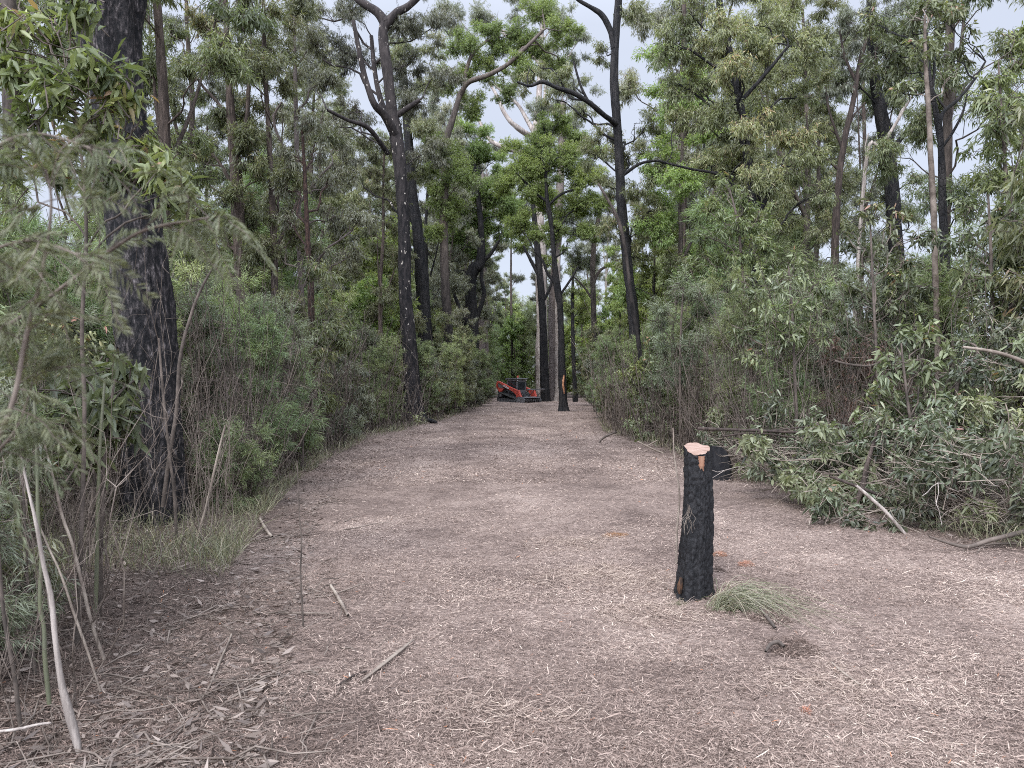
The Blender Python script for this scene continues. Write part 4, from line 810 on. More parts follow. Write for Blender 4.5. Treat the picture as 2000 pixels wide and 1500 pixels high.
def small_stump():
    Y = 12.45; c = W(1407, 937, Y); gz0 = float(gz(c[0], Y)); H = .54; k = 30; sides = 40
    root = empty('stump', (c[0], Y, gz0)); tag(root, 'short matt black stump with a slanted top behind the tall stump', 'stump')
    z = np.linspace(-.05, H, k)[:, None]; a = np.linspace(0, 2 * np.pi, sides, endpoint=False)[None]
    r = np.interp(z, [-.05, .1, H], [.20, .175, .155]) + .012 * np.sin(3 * a + 1) + .008 * np.sin(7 * a + z * 4) + rng.normal(0, .002, (k, sides))
    x = r * np.cos(a) + 0 * z; y = r * np.sin(a) * .9 + 0 * z; zt = z - np.clip(x - .02, 0, 1) * 1.6 * (z / H) ** 2; 
    g = Geo(); V = np.stack([x, y, zt], -1); i = np.arange(k - 1)[:, None] * sides; j = np.arange(sides)[None]; j2 = (j + 1) % sides
    g.add(V.reshape(-1, 3), np.stack([i + j, i + j2, i + j2 + sides, i + j + sides], -1).reshape(-1, 4), 0)
    top = V[-1]; cc = top.mean(0); VV = np.stack([top, cc + (top - cc) * .5 - [0, 0, .01], cc + (top - cc) * .001 - [0, 0, .02]]); i = np.arange(2)[:, None] * sides
    g.add(VV.reshape(-1, 3), np.stack([i + j, i + j2, i + j2 + sides, i + j + sides], -1).reshape(-1, 4), 0)
    g.obj('charred_bark', [mat_bark('short_stump_char', (.012, .012, .014), (.03, .029, .03), (.09, .075, .068), bump=.3, hi=.7)], root, smooth=True)
small_stump()

# grass tuft beside the stump, combed to the right
def tuft(name, label, px, py, Y, n, ln, lean, width, mat='grass', spread=.05, rad=.0022, cat='grass tuft'):
    c = W(px, py, Y); c[2] = float(gz(c[0], Y)); P = []
    m = rng.normal(0, 1, (n, 3)) * spread * np.array([1, .8, 0]) ; L_ = ln * rng.uniform(.35, 1.1, n)
    t = np.linspace(0, 1, 9)[None, :, None]
    dr = np.array(lean)[None] + rng.normal(0, .33, (n, 3)); dr[:, 2] = abs(lean[2]) * rng.uniform(.3, 1.2, n)
    P = m[:, None] + L_[:, None, None] * (dr[:, None] * np.array([1, 1, 0]) * (t ** 1.25) + np.array([0, 0, 1.]) * (dr[:, 2][:, None, None] * (2.0 * t - 2.15 * t ** 2)))
    P[:, :, 2] = np.maximum(P[:, :, 2], .004)
    g = Geo(); g.tubes(P, rad * rng.uniform(.6, 1.3, n)[:, None] * np.linspace(1, .3, 9)[None], 3, 0, np.clip(rng.normal(.5, .3, n), 0, 1))
    o = g.obj(name, [ML[mat]]); o.location = c; return tag(o, label, cat)
ML['tuft'] = mat_leaf('tuft_blade', [(0, (.13, .145, .08)), (.45, (.26, .275, .17)), (.75, (.42, .40, .29)), (1, (.52, .46, .35))], vary=.02)
tuft('grass_tuft', 'green grass tuft combed over to the right beside the foot of the tall stump', 1408, 1190, 5.35, 300, .62, (.78, -.12, .62), .3, 'tuft', .045, .0026)
tuft('grass_tuft', 'small flattened straw coloured tuft at the front left foot of the tall stump', 1330, 1178, 5.5, 70, .13, (-.2, -.3, .7), .2, 'grass', .035, .0013)

# single thin stems
def stick(name, label, Y, pts, bark, cat='stick', group=None, wid=None, base=False, amp=.05, limbs=(), sides=7):
    s = Y / FPX; q = np.array([[*W(p[0], p[1], Y + (p[3] if len(p) > 3 else 0)), p[2] * s / 2] for p in pts]); K = len(q) * 5; sp = spline(q, K); g = Geo(); bark_tube(g, sp[:, :3], sp[:, 3], sides, 0, amp, abs(int(pts[0][0])))
    for l in limbs:
        q2 = np.array([[*W(p[0], p[1], Y + (p[3] if len(p) > 3 else 0)), p[2] * s / 2] for p in l]); sp2 = spline(q2, len(q2) * 4); bark_tube(g, sp2[:, :3], sp2[:, 3], 5, 0, amp, 3)
    loc = q[0, :3]; o = g.obj(name, [BK.get(bark, bark) if isinstance(bark, str) else bark], smooth=True, loc=loc); return tag(o, label, cat, group)
stick('bare_sapling', 'thin bare stem with a pale broken tip standing left of the tall stump', 5.75, [(1321, 1100, 4), (1322, 1040, 4), (1327, 970, 3.6), (1321, 920, 3), (1316, 880, 3), (1315, 845, 2.4), (1314, 836, 4)], TWIGP, 'stem')
stick('bare_sapling', 'thin dark upright stem standing alone on the left side of the track', 4.9, [(593, 1238, 4), (590, 1180, 4), (587, 1120, 3.4), (589, 1060, 3), (585, 1010, 2.6), (583, 950, 2), (580, 900, 1.5)], TWIG, 'stem')
# leaning sticks, lower left
NL = [
 ('thick pale peeled stick leaning across the lower left corner', 3.3, [(155, 1475, 9), (150, 1450, 15), (135, 1395, 17), (120, 1335, 12), (108, 1250, 10), (100, 1170, 10), (84, 1100, 8), (72, 1030, 7), (56, 960, 5), (40, 890, 4)], 'dead'),
 ('pale straight stick leaning left, right of the peeled stick', 3.9, [(196, 1350, 4), (170, 1270, 5), (145, 1200, 5), (118, 1120, 4), (95, 1070, 4), (70, 1010, 3)], TWIGP),
 ('grey brown leaning stick with its foot farthest right in the lower left group', 4.3, [(203, 1288, 7), (178, 1215, 7), (158, 1130, 7), (140, 1060, 6), (122, 1010, 6), (108, 950, 5), (85, 860, 4)], TWIGP),
 ('smooth olive green upright sapling stem in the lower left corner', 3.6, [(96, 1375, 9), (88, 1290, 9), (86, 1230, 8), (78, 1180, 8), (80, 1090, 7), (74, 1000, 7), (72, 900, 6), (66, 760, 5)], mat_plain('green_stem', (.10, .105, .055), .5)),
 ('smooth green sapling stem beside dark stems left of the massive trunk', 5.0, [(186, 1200, 8), (189, 1120, 8), (190, 1040, 7), (192, 960, 7), (196, 860, 6), (205, 740, 5)], mat_plain('green_stem', (.11, .115, .06), .5)),
 ('dark thin upright stem left of the green sapling stem', 4.1, [(72, 1360, 7), (64, 1270, 7), (56, 1180, 6), (50, 1080, 6), (46, 980, 5), (40, 880, 4)], TWIG),
 ('dark brown stem at the lower left edge of the photo', 3.5, [(40, 1420, 8), (28, 1320, 8), (12, 1230, 7), (2, 1150, 7), (-8, 1000, 6)], TWIG),
 ('dark slender stem directly left of the foot of the massive trunk', 6.4, [(170, 1145, 7), (172, 1060, 7), (180, 1000, 6), (184, 930, 6), (196, 820, 5), (210, 700, 4)], TWIG),
 ('bent grey stick lying low at the lower left edge', 3.35, [(-20, 1430, 5), (30, 1425, 6), (75, 1415, 5), (100, 1412, 4)], 'dead'),
 ('long dark lying stick at the bottom edge, left corner', 3.25, [(80, 1492, 7), (140, 1488, 8), (200, 1488, 6)], TWIG),
 ('pale dead stick leaning up beside the massive trunk', 7.6, [(385, 1050, 5), (400, 1000, 5), (412, 950, 5), (425, 890, 4), (440, 830, 3)], TWIGP),
 ('dark curved bare sapling leaning right from behind the massive trunk', 7.8, [(318, 990, 8), (330, 900, 8), (345, 800, 7), (352, 700, 7), (372, 620, 6), (395, 560, 5), (430, 500, 3)], TWIG),
 ('thin dark upright stem directly in front of the massive trunk', 7.2, [(345, 1050, 6), (340, 960, 6), (330, 880, 5), (318, 760, 5), (310, 660, 4)], TWIG),
]
for lab, Y, pts, mt in NL: stick('stick' if 'stick' in lab else 'bare_sapling', lab, Y, pts, mt, 'stick' if 'stick' in lab else 'stem')
for lab, Y, pts, mt in [
 ('straight pale stick lying on the left part of the track', 4.3, [(392, 1378, 4), (410, 1345, 5), (430, 1300, 5), (453, 1252, 4)], TWIGP),
 ('dark lying stick at the foot of the lone thin stem', 4.95, [(495, 1215, 4), (540, 1213, 5), (590, 1214, 5), (645, 1212, 4)], TWIGM),
 ('short pale stick pointing to the camera right of the lone thin stem', 5.2, [(646, 1158, 6), (662, 1185, 7), (680, 1215, 6)], TWIGP),
 ('thick chewed stick end lying at the grass edge on the left', 8.1, [(508, 1020, 5), (520, 1040, 7), (532, 1055, 5)], TWIGP),
 ('flat strip of grey bark lying in the middle foreground', 4.0, [(706, 1358, 6), (740, 1330, 11), (775, 1300, 10), (808, 1272, 5)], TWIGP),
 ('reddish splintered stick lying beside the grey bark strip', 3.95, [(655, 1365, 3), (690, 1347, 5), (722, 1336, 3)], BK['red']),
 ('short brown stick poking out below the combed grass tuft', 5.0, [(1486, 1203, 8), (1500, 1222, 8), (1515, 1240, 6)], TWIG),
 ('thin pale stick lying right of the dug up root clump', 4.55, [(1625, 1296, 4), (1650, 1318, 5), (1680, 1340, 4)], TWIGP),
 ('dark arched root poking out of the dug up soil', 4.7, [(1495, 1290, 5), (1505, 1278, 8), (1520, 1274, 9, .05), (1532, 1280, 6)], TWIG),
]:
    q = [(p[0], p[1], p[2]) for p in pts]
    res = []
    for p in q:   # drop each point on the ground
        Yg = CAM_H * FPX / (p[1] - HOR); x = (p[0] - 1000) * Yg / FPX; res.append((x, Yg, float(gz(x, Yg)) + p[2] * Yg / FPX * .45 + .012, p[2] * Yg / FPX / 2))
    res = np.array(res); sp = spline(res, 14); g = Geo(); bark_tube(g, sp[:, :3], sp[:, 3], 7, 0, .12, 4)
    if 'arched' in lab: g.V = [v + np.array([0, 0, .03], dtype=np.float32) for v in g.V]
    nm = 'bark_strip' if 'strip' in lab and 'flat' in lab else ('root' if 'root poking' in lab else 'stick')
    if nm == 'bark_strip': g.V = [np.column_stack([v[:, 0], v[:, 1], res[0, 2] + (v[:, 2] - res[0, 2]) * .25]).astype(np.float32) for v in g.V]
    tag(g.obj(nm, [mt], smooth=True, loc=sp[0, :3]), lab, nm.replace('_', ' '))

# dug up clump of soil and fibre right of the tuft, tufts of orange shredded fibre
def mound(name, label, px, py, r, h, mat, cat, n=900, fib=.06, rnd=(.2, .15), colour=None):
    Yg = CAM_H * FPX / (py - HOR); x = (px - 1000) * Yg / FPX; g = Geo()
    a = rng.uniform(0, 6.28, n); rr = r * np.sqrt(rng.random(n)); z = h * (1 - (rr / r) ** 2) * rng.random(n)
    P = np.stack([rr * np.cos(a), rr * np.sin(a), z], -1); D = rng.normal(0, 1, (n, 3)) * np.array([1, 1, .5]); g.leaves(P - unit(D) * fib * .3, D, fib * rng.uniform(.5, 1.3, n), .004, 0, np.clip(rng.normal(rnd[0], rnd[1], n), 0, 1), droop=0)
    o = g.obj(name, [colour or m_chip]); o.location = (x, Yg, float(gz(x, Yg)) + .004); return tag(o, label, cat)
for px_, py_, n_, r0_, sd_ in [(1180, 1130, 1500, .42, 1), (1290, 1200, 900, .3, 2), (1120, 1060, 600, .35, 3), (1600, 1330, 500, .3, 4), (980, 1400, 500, .3, 5)]:   # heaped longer straw in front of the stump
    Yg = CAM_H * FPX / (py_ - HOR); x = (px_ - 1000) * Yg / FPX; g = Geo(); aa = rng.uniform(0, 6.28, n_); rr = r0_ * rng.random(n_) ** .7; X2 = x + rr * np.cos(aa) * 1.5; Y2 = Yg + rr * np.sin(aa)
    th = rng.uniform(0, 6.28, n_); D = np.stack([np.cos(th), np.sin(th), rng.normal(.08, .22, n_)], -1); ln = rng.uniform(.03, .11, n_)
    A = np.stack([X2, Y2, gz(X2, Y2) + .012 + .03 * rng.random(n_) * (1 - rr / r0_)], -1); g.tubes(path(A, A + D * ln[:, None], 4, .06), rng.uniform(.0008, .0022, n_)[:, None] * np.array([[1, 1, .9, .5]]), 3, 0, np.clip(rng.normal(.68, .17, n_), 0, .96))
    tag(g.obj('straw_litter', [m_chip]), ['longer pale straw heaped left of the tall stump', 'pale straw heaped at the foot of the tall stump', 'thin drift of pale straw in mid track', 'pale straw drift below the dug up clump', 'pale straw drift in the centre foreground'][sd_ - 1], 'straw', kind='stuff')
m_or = mat_leaf('orange_fibre', [(0, (.16, .08, .045)), (.5, (.36, .20, .12)), (1, (.50, .32, .21))], vary=.02)
mound('soil_clump', 'dark clump of dug up roots and soil right of the combed grass tuft', 1545, 1268, .17, .06, None, 'soil', 1000, .06, (.24, .2))
mound('soil_clump', 'dark tuft of torn turf under the combed grass tuft', 1500, 1215, .15, .04, None, 'soil', 700, .06, (.28, .2))
mound('shredded_fibre', 'orange brown tuft of shredded bark fibre left of the tall stump', 1205, 1048, .15, .03, None, 'fibre', 500, .05, (.5, .2), m_or)
mound('shredded_fibre', 'orange tuft of shredded fibre just right of the tall stump', 1405, 1085, .07, .04, None, 'fibre', 260, .04, (.6, .2), m_or)
mound('shredded_fibre', 'pinkish orange tuft of shredded fibre farther right of the tall stump', 1458, 1107, .07, .04, None, 'fibre', 260, .04, (.7, .2), m_or)
mound('shredded_fibre', 'bright orange scrap of fibre lying at the lower right', 1572, 1383, .035, .02, None, 'fibre', 60, .04, (.9, .2), mat_leaf('orange_scrap', [(0, (.3, .11, .06)), (1, (.48, .22, .13))], vary=.02))
mound('soil_clump', 'dark clod of soil beside the orange fibre right of the tall stump', 1403, 1117, .05, .04, None, 'soil', 260, .035, (.08, .08))

# ------------------------------------------------------------------ slash heap on the right
def cut_branch(L_, kind, seed, n, dens, scale=1.):
    "a felled leafy sapling lying along +X, butt at the origin"
    r = np.random.default_rng(seed); gt, gl = Geo(), Geo()
    p = path(np.array([[0, 0, 0.]]), np.array([[L_, r.normal(0, .15), r.normal(.1, .1)]]), 16, .03)[0]; bark_tube(gt, p, np.linspace(.018, .004, 16), 7, 0, .05, seed)
    C = []; Rd = []
    for i in range(n):
        u = .3 + .7 * (i + .5) / n; q = p[int(u * 15)]; d = unit(np.array([r.uniform(.4, 1), r.normal(0, .7), r.normal(.1, .5)])); ln = r.uniform(.25, .6); e = q + d * ln
        gt.tubes(path(q[None], e[None], 5, .06), np.linspace(.006, .0025, 5)[None], 4, 0); C.append(e); Rd.append(r.uniform(.14, .24))
    fill(gl, np.array(C), np.array(Rd), kind, 1, scale, dens, 4, True)
    root = empty('cut_branch', (0, 0, 0)); gt.obj('stem', [TWIGP], root, smooth=True); gl.obj('foliage', [ML[kind], TWIGP], root); return root
ML['slash'] = mat_leaf('cut_leaf', [(0, (.05, .055, .04)), (.4, (.10, .115, .07)), (.75, (.16, .18, .11)), (.92, (.24, .25, .17)), (1, (.22, .13, .09))], rough=.4, trans=.22)
LEAF['slash'] = (.095, .03, .4, 1.3, .3, False)
cb = [cut_branch(2.2, 'slash', 301, 12, .55), cut_branch(1.8, 'pale', 302, 8, .6), cut_branch(2.6, 'slash', 303, 13, .5), cut_branch(2.0, 'narrow', 304, 12, .7)]
cbd = ['felled sapling with dull green leaves', 'felled sapling showing pale leaf undersides', 'long felled branch with broad leaves', 'felled branch with narrow olive leaves']
BR = []
for i in range(20):
    u = rng.random(); Yb = rng.uniform(8.2, 11.8); xb = edgeR(Yb) + 1.35 + rng.random() * 2.4
    BR.append((int(rng.choice(4, p=[.36, .18, .32, .14])), xb, Yb, rng.uniform(.1, 1) * (.25 + .75 * max(0, xb - edgeR(Yb) - .9)), rng.uniform(2.2, 4.1) if rng.random() < .75 else rng.uniform(0, 6.28), rng.normal(-.05, .25), 'on the slash heap'))
for (px, py, Yb, rz, ti, v, z_) in [(1560, 905, 9.6, 3.0, .1, 1, .35), (1620, 925, 9.4, 3.15, .05, 1, .3), (1520, 930, 9.9, 2.7, 0, 1, .25), (1585, 880, 10.2, 3.4, .1, 0, .5), (1720, 960, 8.4, 3.4, -.1, 0, .3), (1960, 1010, 7.4, 3.0, 0, 1, .2), (1990, 960, 7.6, 2.6, .2, 0, .4), (1900, 930, 8.2, 2.2, .1, 2, .5), (1800, 890, 9, 2.6, .2, 0, .7),
                                 (1225, 850, 20.6, 3.0, .1, 1, .2), (1250, 858, 20.4, 2.6, 0, 1, .2), (1440, 850, 13.6, 2.8, .1, 1, .7), (1400, 880, 13.8, 3.2, 0, 0, .5)]:
    c = W(px, py, Yb); BR.append((v, c[0] + math.cos(rz) * -1.6, Yb + math.sin(rz) * -1.6, z_, rz, -ti, 'fronting the slash heap' if Yb < 11 else 'at the track edge'))
ub = set()
for v, x, y, z_, rz, ti, where in BR:
    if v in ub: o = copy_tree(cb[v])
    else: o = cb[v]; ub.add(v)
    o.location = (x, y, float(gz(x, y)) + .08 + z_ * .8); o.rotation_euler = (rng.uniform(-.5, .5), ti, rz); s_ = rng.uniform(.8, 1.1); o.scale = (s_,) * 3
    tag(o, cbd[v] + ' ' + where, 'branch', cbd[v].replace('sapling', 'saplings').replace('branch', 'branches') + ' ' + where)
# tangle of bare twigs in the heap
g = Geo(); n = 2200; Yb = rng.uniform(7.2, 13, n); Xb = edgeR(Yb) + .15 + rng.random(n) ** 1.3 * 2.8
A = np.stack([Xb, Yb, gz(Xb, Yb) + rng.random(n) * .35], -1); th = rng.uniform(0, 6.28, n); ln = rng.uniform(.4, 1.5, n)
B = A + np.stack([np.cos(th) * ln * .8, np.sin(th) * ln * .5, rng.uniform(-.1, .6, n) * ln], -1); B[:, 2] = np.maximum(B[:, 2], gz(B[:, 0], B[:, 1]) + .02)
g.tubes(path(A, B, 9, .09, .06), rng.uniform(.0025, .0085, n)[:, None] * np.linspace(1, .3, 9)[None], 4, 0)
tag(g.obj('twig_tangle', [TWIGP]), 'tangle of bare grey twigs woven through the slash heap', 'twigs', kind='stuff')
for lab, Y, pts, mt, lm in [
 ('long reddish felled pole sticking out left over the slash heap above the stumps', 10.2, [(1362, 837, 7), (1420, 839, 6), (1500, 842, 6), (1600, 847, 5), (1700, 856, 4), (1790, 868, 3)], 'red', [[(1500, 842, 4), (1560, 835, 3), (1640, 825, 2)], [(1588, 836, 4), (1589, 870, 5), (1588, 905, 3)], [(1410, 852, 4), (1480, 846, 4), (1560, 856, 3)]]),
 ('long reddish brown pole slanting down to the right in front of the slash heap', 8.4, [(1620, 930, 5), (1660, 945, 6), (1720, 968, 7), (1790, 1000, 8), (1860, 1025, 9), (1925, 1050, 9)], 'red', []),
 ('pale peeled stick slanting down onto the mulch before the slash heap', 8.0, [(1672, 948, 5), (1700, 972, 7), (1735, 1005, 7), (1770, 1045, 7), (1800, 1072, 5)], 'dead', []),
 ('thick dark branch lying along the right edge of the photo on the mulch', 7.2, [(1815, 1048, 3), (1850, 1060, 5), (1890, 1068, 8), (1930, 1056, 9), (1975, 1045, 10), (2030, 1030, 11)], TWIG, [[(1890, 1068, 6), (1940, 1062, 5), (1985, 1062, 4)]]),
 ('rough barked leaning stem crossing the slash heap upwards', 9.0, [(1660, 1010, 9), (1672, 985, 9), (1685, 950, 12), (1693, 910, 9), (1705, 870, 7), (1716, 830, 5)], 'brown', []),
 ('curved dark twig arching off the heap onto the mulch', 9.0, [(1612, 1022, 4), (1625, 985, 5), (1650, 1005, 6), (1690, 995, 5), (1740, 1000, 5)], TWIG, []),
 ('bent dark branch in the right thicket above the slash heap', 9.6, [(1868, 780, 7), (1872, 740, 8), (1900, 715, 7), (1908, 680, 6), (1880, 665, 4)], TWIG, [[(1900, 715, 4), (1870, 722, 4), (1820, 745, 3)]]),
 ('pale horizontal pole entering from the right edge above the slash heap', 9.0, [(2010, 712, 10), (1970, 695, 8), (1930, 685, 7), (1880, 678, 5)], TWIGP, []),
 ('pale stick lying at the right edge of the track before the thin bare stem', 17.5, [(1245, 862, 3), (1275, 877, 3.4), (1310, 890, 4), (1330, 893, 3)], TWIGP, [[(1262, 872, 3), (1275, 865, 3), (1284, 860, 2)]]),
 ('small dark arched branch at the right edge of the track', 20, [(1167, 872, 3), (1175, 858, 4), (1188, 850, 4), (1206, 843, 3)], TWIG, []),
 ('dark broken branch in the right thicket behind the slash heap', 12, [(1630, 705, 5), (1660, 712, 5), (1700, 714, 4), (1730, 700, 3)], TWIG, []),
]: stick('branch' if 'branch' in lab else ('pole' if 'pole' in lab else 'stick'), lab, Y, pts, mt, 'branch' if 'branch' in lab else 'stick', limbs=lm)

r6 = np.random.default_rng(61)
for i in range(26):
    yb = r6.uniform(7.4, 12.2); x0 = float(edgeR(yb)) + r6.uniform(-.25, 1.6); ln = r6.uniform(.9, 2.4); th = r6.uniform(2.2, 4.3) if r6.random() < .6 else r6.uniform(0, 6.28)
    A = np.array([x0 + .4, yb, float(gz(x0, yb)) + r6.uniform(.15, .8)]); B = A + np.array([math.cos(th) * ln, math.sin(th) * ln * .6, -A[2] * r6.uniform(.2, 1) if math.cos(th) < 0 else r6.uniform(-.1, .5)]); B[2] = max(B[2], float(gz(B[0], B[1])) + .02)
    P = path(A[None], B[None], 12, .05, -.03)[0]; r0 = r6.uniform(.006, .015); g = Geo(); bark_tube(g, P, np.linspace(r0, r0 * .35, 12), 6, 0, .08, i)
    for q in range(3): s0 = P[r6.integers(3, 10)]; g.tubes(path(s0[None], (s0 + unit(B - A + r6.normal(0, 1.2, 3)) * r6.uniform(.25, .7))[None], 6, .08), np.linspace(r0 * .5, .002, 6)[None], 4, 0)
    kind_ = ['pale dead', 'reddish brown', 'grey brown'][i % 3]
    tag(g.obj('fallen_stick', [[BK['dead'], BK['red'], TWIGM][i % 3]], smooth=True, loc=A), kind_ + ' forked stick poking out of the slash heap', 'stick', kind_ + ' sticks poking out of the slash heap')

# ------------------------------------------------------------------ traced saplings
def sap(name, label, Y, stem, clumps, kind, fine=True, scale=1., dens=1., cat='sapling', bark=None, dz=.6, nsub=5, group=None):
    return hero(name, label, Y, stem, clumps, kind, bark or TWIG, seed=abs(int(stem[0][0])) % 97, cat=cat, fine=fine, scale=scale, dens=dens, dz=dz, sides=7, limb_r=.012, nsub=nsub, amp=.04, group=group)
sap('sapling', 'leafy sapling with long yellow green leaves in front of the massive blackened trunk', 4.6, [(150, 1180, 9), (160, 1000, 9), (165, 800, 8), (160, 640, 8), (168, 480, 7), (165, 360, 6), (150, 240, 5), (130, 120, 3)],
    [(215, 150, 46), (160, 110, 46), (235, 200, 40), (110, 60, 44), (60, 130, 52), (110, 190, 50), (50, 220, 50), (180, 250, 46), (255, 265, 46), (285, 330, 40), (330, 320, 36), (210, 330, 44), (130, 300, 46), (40, 40, 50), (10, 120, 40), (150, 20, 34), (350, 370, 28), (20, 300, 40)], 'olive', scale=.9, dens=.55, dz=.25)
sap('sapling', 'sapling with large grey green leaves and a few red dead ones at the left edge', 5.2, [(195, 1100, 8), (200, 980, 7), (205, 880, 6), (215, 800, 5), (225, 740, 4)], [(240, 720, 30), (200, 790, 34), (235, 800, 28), (150, 760, 34), (110, 830, 36), (70, 880, 32), (180, 860, 26), (60, 790, 30)], 'broad', scale=1.25, dens=.75, dz=.3)
sap('wattle', 'small bright green soft needled bush at the left edge of the track', 13.6, [(590, 945, 5), (592, 880, 4), (590, 830, 3), (585, 790, 2)], [(560, 800, 34), (600, 820, 34), (530, 830, 32), (590, 860, 26), (500, 860, 30), (560, 860, 30), (470, 830, 28), (610, 850, 20)], 'feather', False, 1.25, 1.2, 'shrub')
sap('wattle', 'blue green soft wattle standing behind the small bright bush on the left', 15, [(520, 870, 6), (520, 760, 5), (525, 660, 4), (530, 590, 3)], [(500, 600, 46), (550, 620, 44), (470, 660, 46), (530, 690, 46), (580, 680, 40), (500, 740, 44), (560, 750, 38), (440, 620, 40), (440, 710, 38), (600, 740, 30), (420, 560, 40)], 'blue', False, 1.1, 1.1, 'shrub')
sap('wattle', 'low blue green wattle tuft at the left edge of the track near the fern', 19, [(672, 860, 4), (672, 830, 3), (672, 810, 2)], [(660, 830, 22), (690, 835, 20), (675, 812, 20), (645, 845, 14)], 'blue', False, 1.1, 1.2, 'shrub')
sap('sapling', 'bushy sapling with yellow green new tips right of the track below the drooping column', 14.5, [(1470, 900, 9), (1468, 760, 8), (1460, 640, 7), (1450, 520, 6), (1440, 430, 5), (1425, 370, 3)],
    [(1410, 370, 36), (1450, 395, 40), (1385, 410, 38), (1480, 430, 38), (1430, 440, 42), (1380, 460, 36), (1500, 470, 34), (1450, 490, 42), (1410, 510, 38), (1490, 520, 36), (1370, 500, 26)], 'olive', dens=1.0, scale=.9)
sap('sapling', 'sapling with long glossy leaves right of the yellow tipped one', 12.5, [(1560, 960, 8), (1555, 800, 7), (1550, 680, 6), (1545, 580, 5), (1540, 520, 3)],
    [(1560, 530, 40), (1520, 560, 42), (1600, 550, 36), (1490, 610, 42), (1560, 610, 44), (1620, 600, 34), (1460, 560, 34), (1530, 660, 40), (1450, 650, 38), (1590, 660, 38), (1490, 700, 36)], 'broad', dens=.9)
sap('sapling', 'yellow leaved sapling at the upper right edge', 13, [(1990, 900, 10), (1985, 700, 9), (1975, 500, 8), (1965, 350, 7), (1955, 200, 5), (1950, 120, 3)],
    [(1940, 150, 40), (1980, 190, 46), (1925, 210, 40), (1965, 260, 48), (1920, 290, 40), (1990, 110, 40), (1985, 330, 44), (1935, 350, 38), (1980, 60, 36)], 'olive', dens=1.1, fine=True)
sap('sapling', 'dense dark leaved sapling at the right edge below the yellow leaved one', 11, [(1965, 1000, 9), (1950, 800, 8), (1940, 640, 7), (1935, 480, 6), (1930, 380, 4)],
    [(1900, 400, 44), (1950, 420, 48), (1990, 400, 44), (1920, 480, 48), (1975, 500, 46), (1880, 460, 40), (1900, 550, 44), (1960, 580, 46), (1990, 640, 40), (1910, 630, 40), (1960, 680, 40), (1990, 740, 36)], 'broad', dens=.9)
sap('sapling', 'grey green leafy sapling left of the dark forked trunk on the right', 12, [(1720, 1000, 8), (1716, 850, 7), (1712, 700, 6), (1705, 560, 5), (1700, 440, 3)],
    [(1690, 420, 36), (1740, 440, 38), (1660, 470, 38), (1710, 500, 40), (1760, 500, 36), (1800, 460, 34), (1680, 560, 38), (1740, 580, 38), (1650, 620, 36), (1800, 560, 34)], 'broad', dens=.8)
sap('sapling', 'leaning sapling with big pale leaves over the slash heap', 9.6, [(1800, 1010, 8), (1790, 900, 7), (1775, 800, 6), (1765, 720, 5), (1760, 670, 3)],
    [(1760, 660, 34), (1810, 650, 36), (1740, 710, 38), (1800, 720, 38), (1850, 690, 34), (1720, 770, 38), (1780, 790, 38), (1840, 770, 36), (1880, 740, 30), (1700, 830, 36), (1760, 860, 36), (1820, 850, 34)], 'broad', dens=.8, scale=1.05)
sap('wattle', 'soft feathery wattle at the right edge beside the dark leaved sapling', 10.4, [(1900, 980, 6), (1895, 860, 5), (1890, 760, 4)], [(1890, 700, 40), (1860, 760, 40), (1920, 760, 40), (1900, 840, 40), (1960, 820, 36), (1850, 830, 34), (1950, 900, 30)], 'feather', False, 1., .9, 'shrub')
sap('wattle', 'hazy blue green wattle right of the leaning dead pole', 18, [(1330, 830, 6), (1328, 740, 5), (1330, 640, 4), (1335, 560, 3)], [(1330, 560, 40), (1300, 610, 38), (1350, 620, 40), (1310, 680, 40), (1360, 690, 38), (1340, 740, 34), (1290, 730, 26), (1370, 570, 34)], 'blue', False, 1.15, 1.1, 'shrub')
# fern at the foot of the flecked tree
g = Geo(); c = W(815, 825, 28.5); c[2] = float(gz(c[0], c[1]))
for i in range(9):
    a = rng.uniform(0, 6.28); p = path(np.zeros((1, 3)), np.array([[math.cos(a) * .45, math.sin(a) * .45, rng.uniform(.25, .5)]]), 14, .02, .25)[0]; g.tubes(p[None], np.full((1, 14), .004), 3, 0, .3)
    for sd2 in (-1, 1):
        side = np.cross(unit(p[-1] - p[0]), [0, 0, 1]) * sd2; g.leaves(p[2:], np.tile(side, (12, 1)) + rng.normal(0, .08, (12, 3)), np.linspace(.16, .03, 12), .035, 0, .8)
o = g.obj('fern', [ML['pale']]); o.location = c; tag(o, 'small pale green fern at the foot of the white flecked charred tree', 'fern')
# short burnt log by the flecked tree
stick('log', 'short burnt log end lying right of the foot of the white flecked charred tree', 29, [(830, 820, 4), (838, 821, 8), (846, 823, 8), (854, 826, 4)], 'char', 'log')

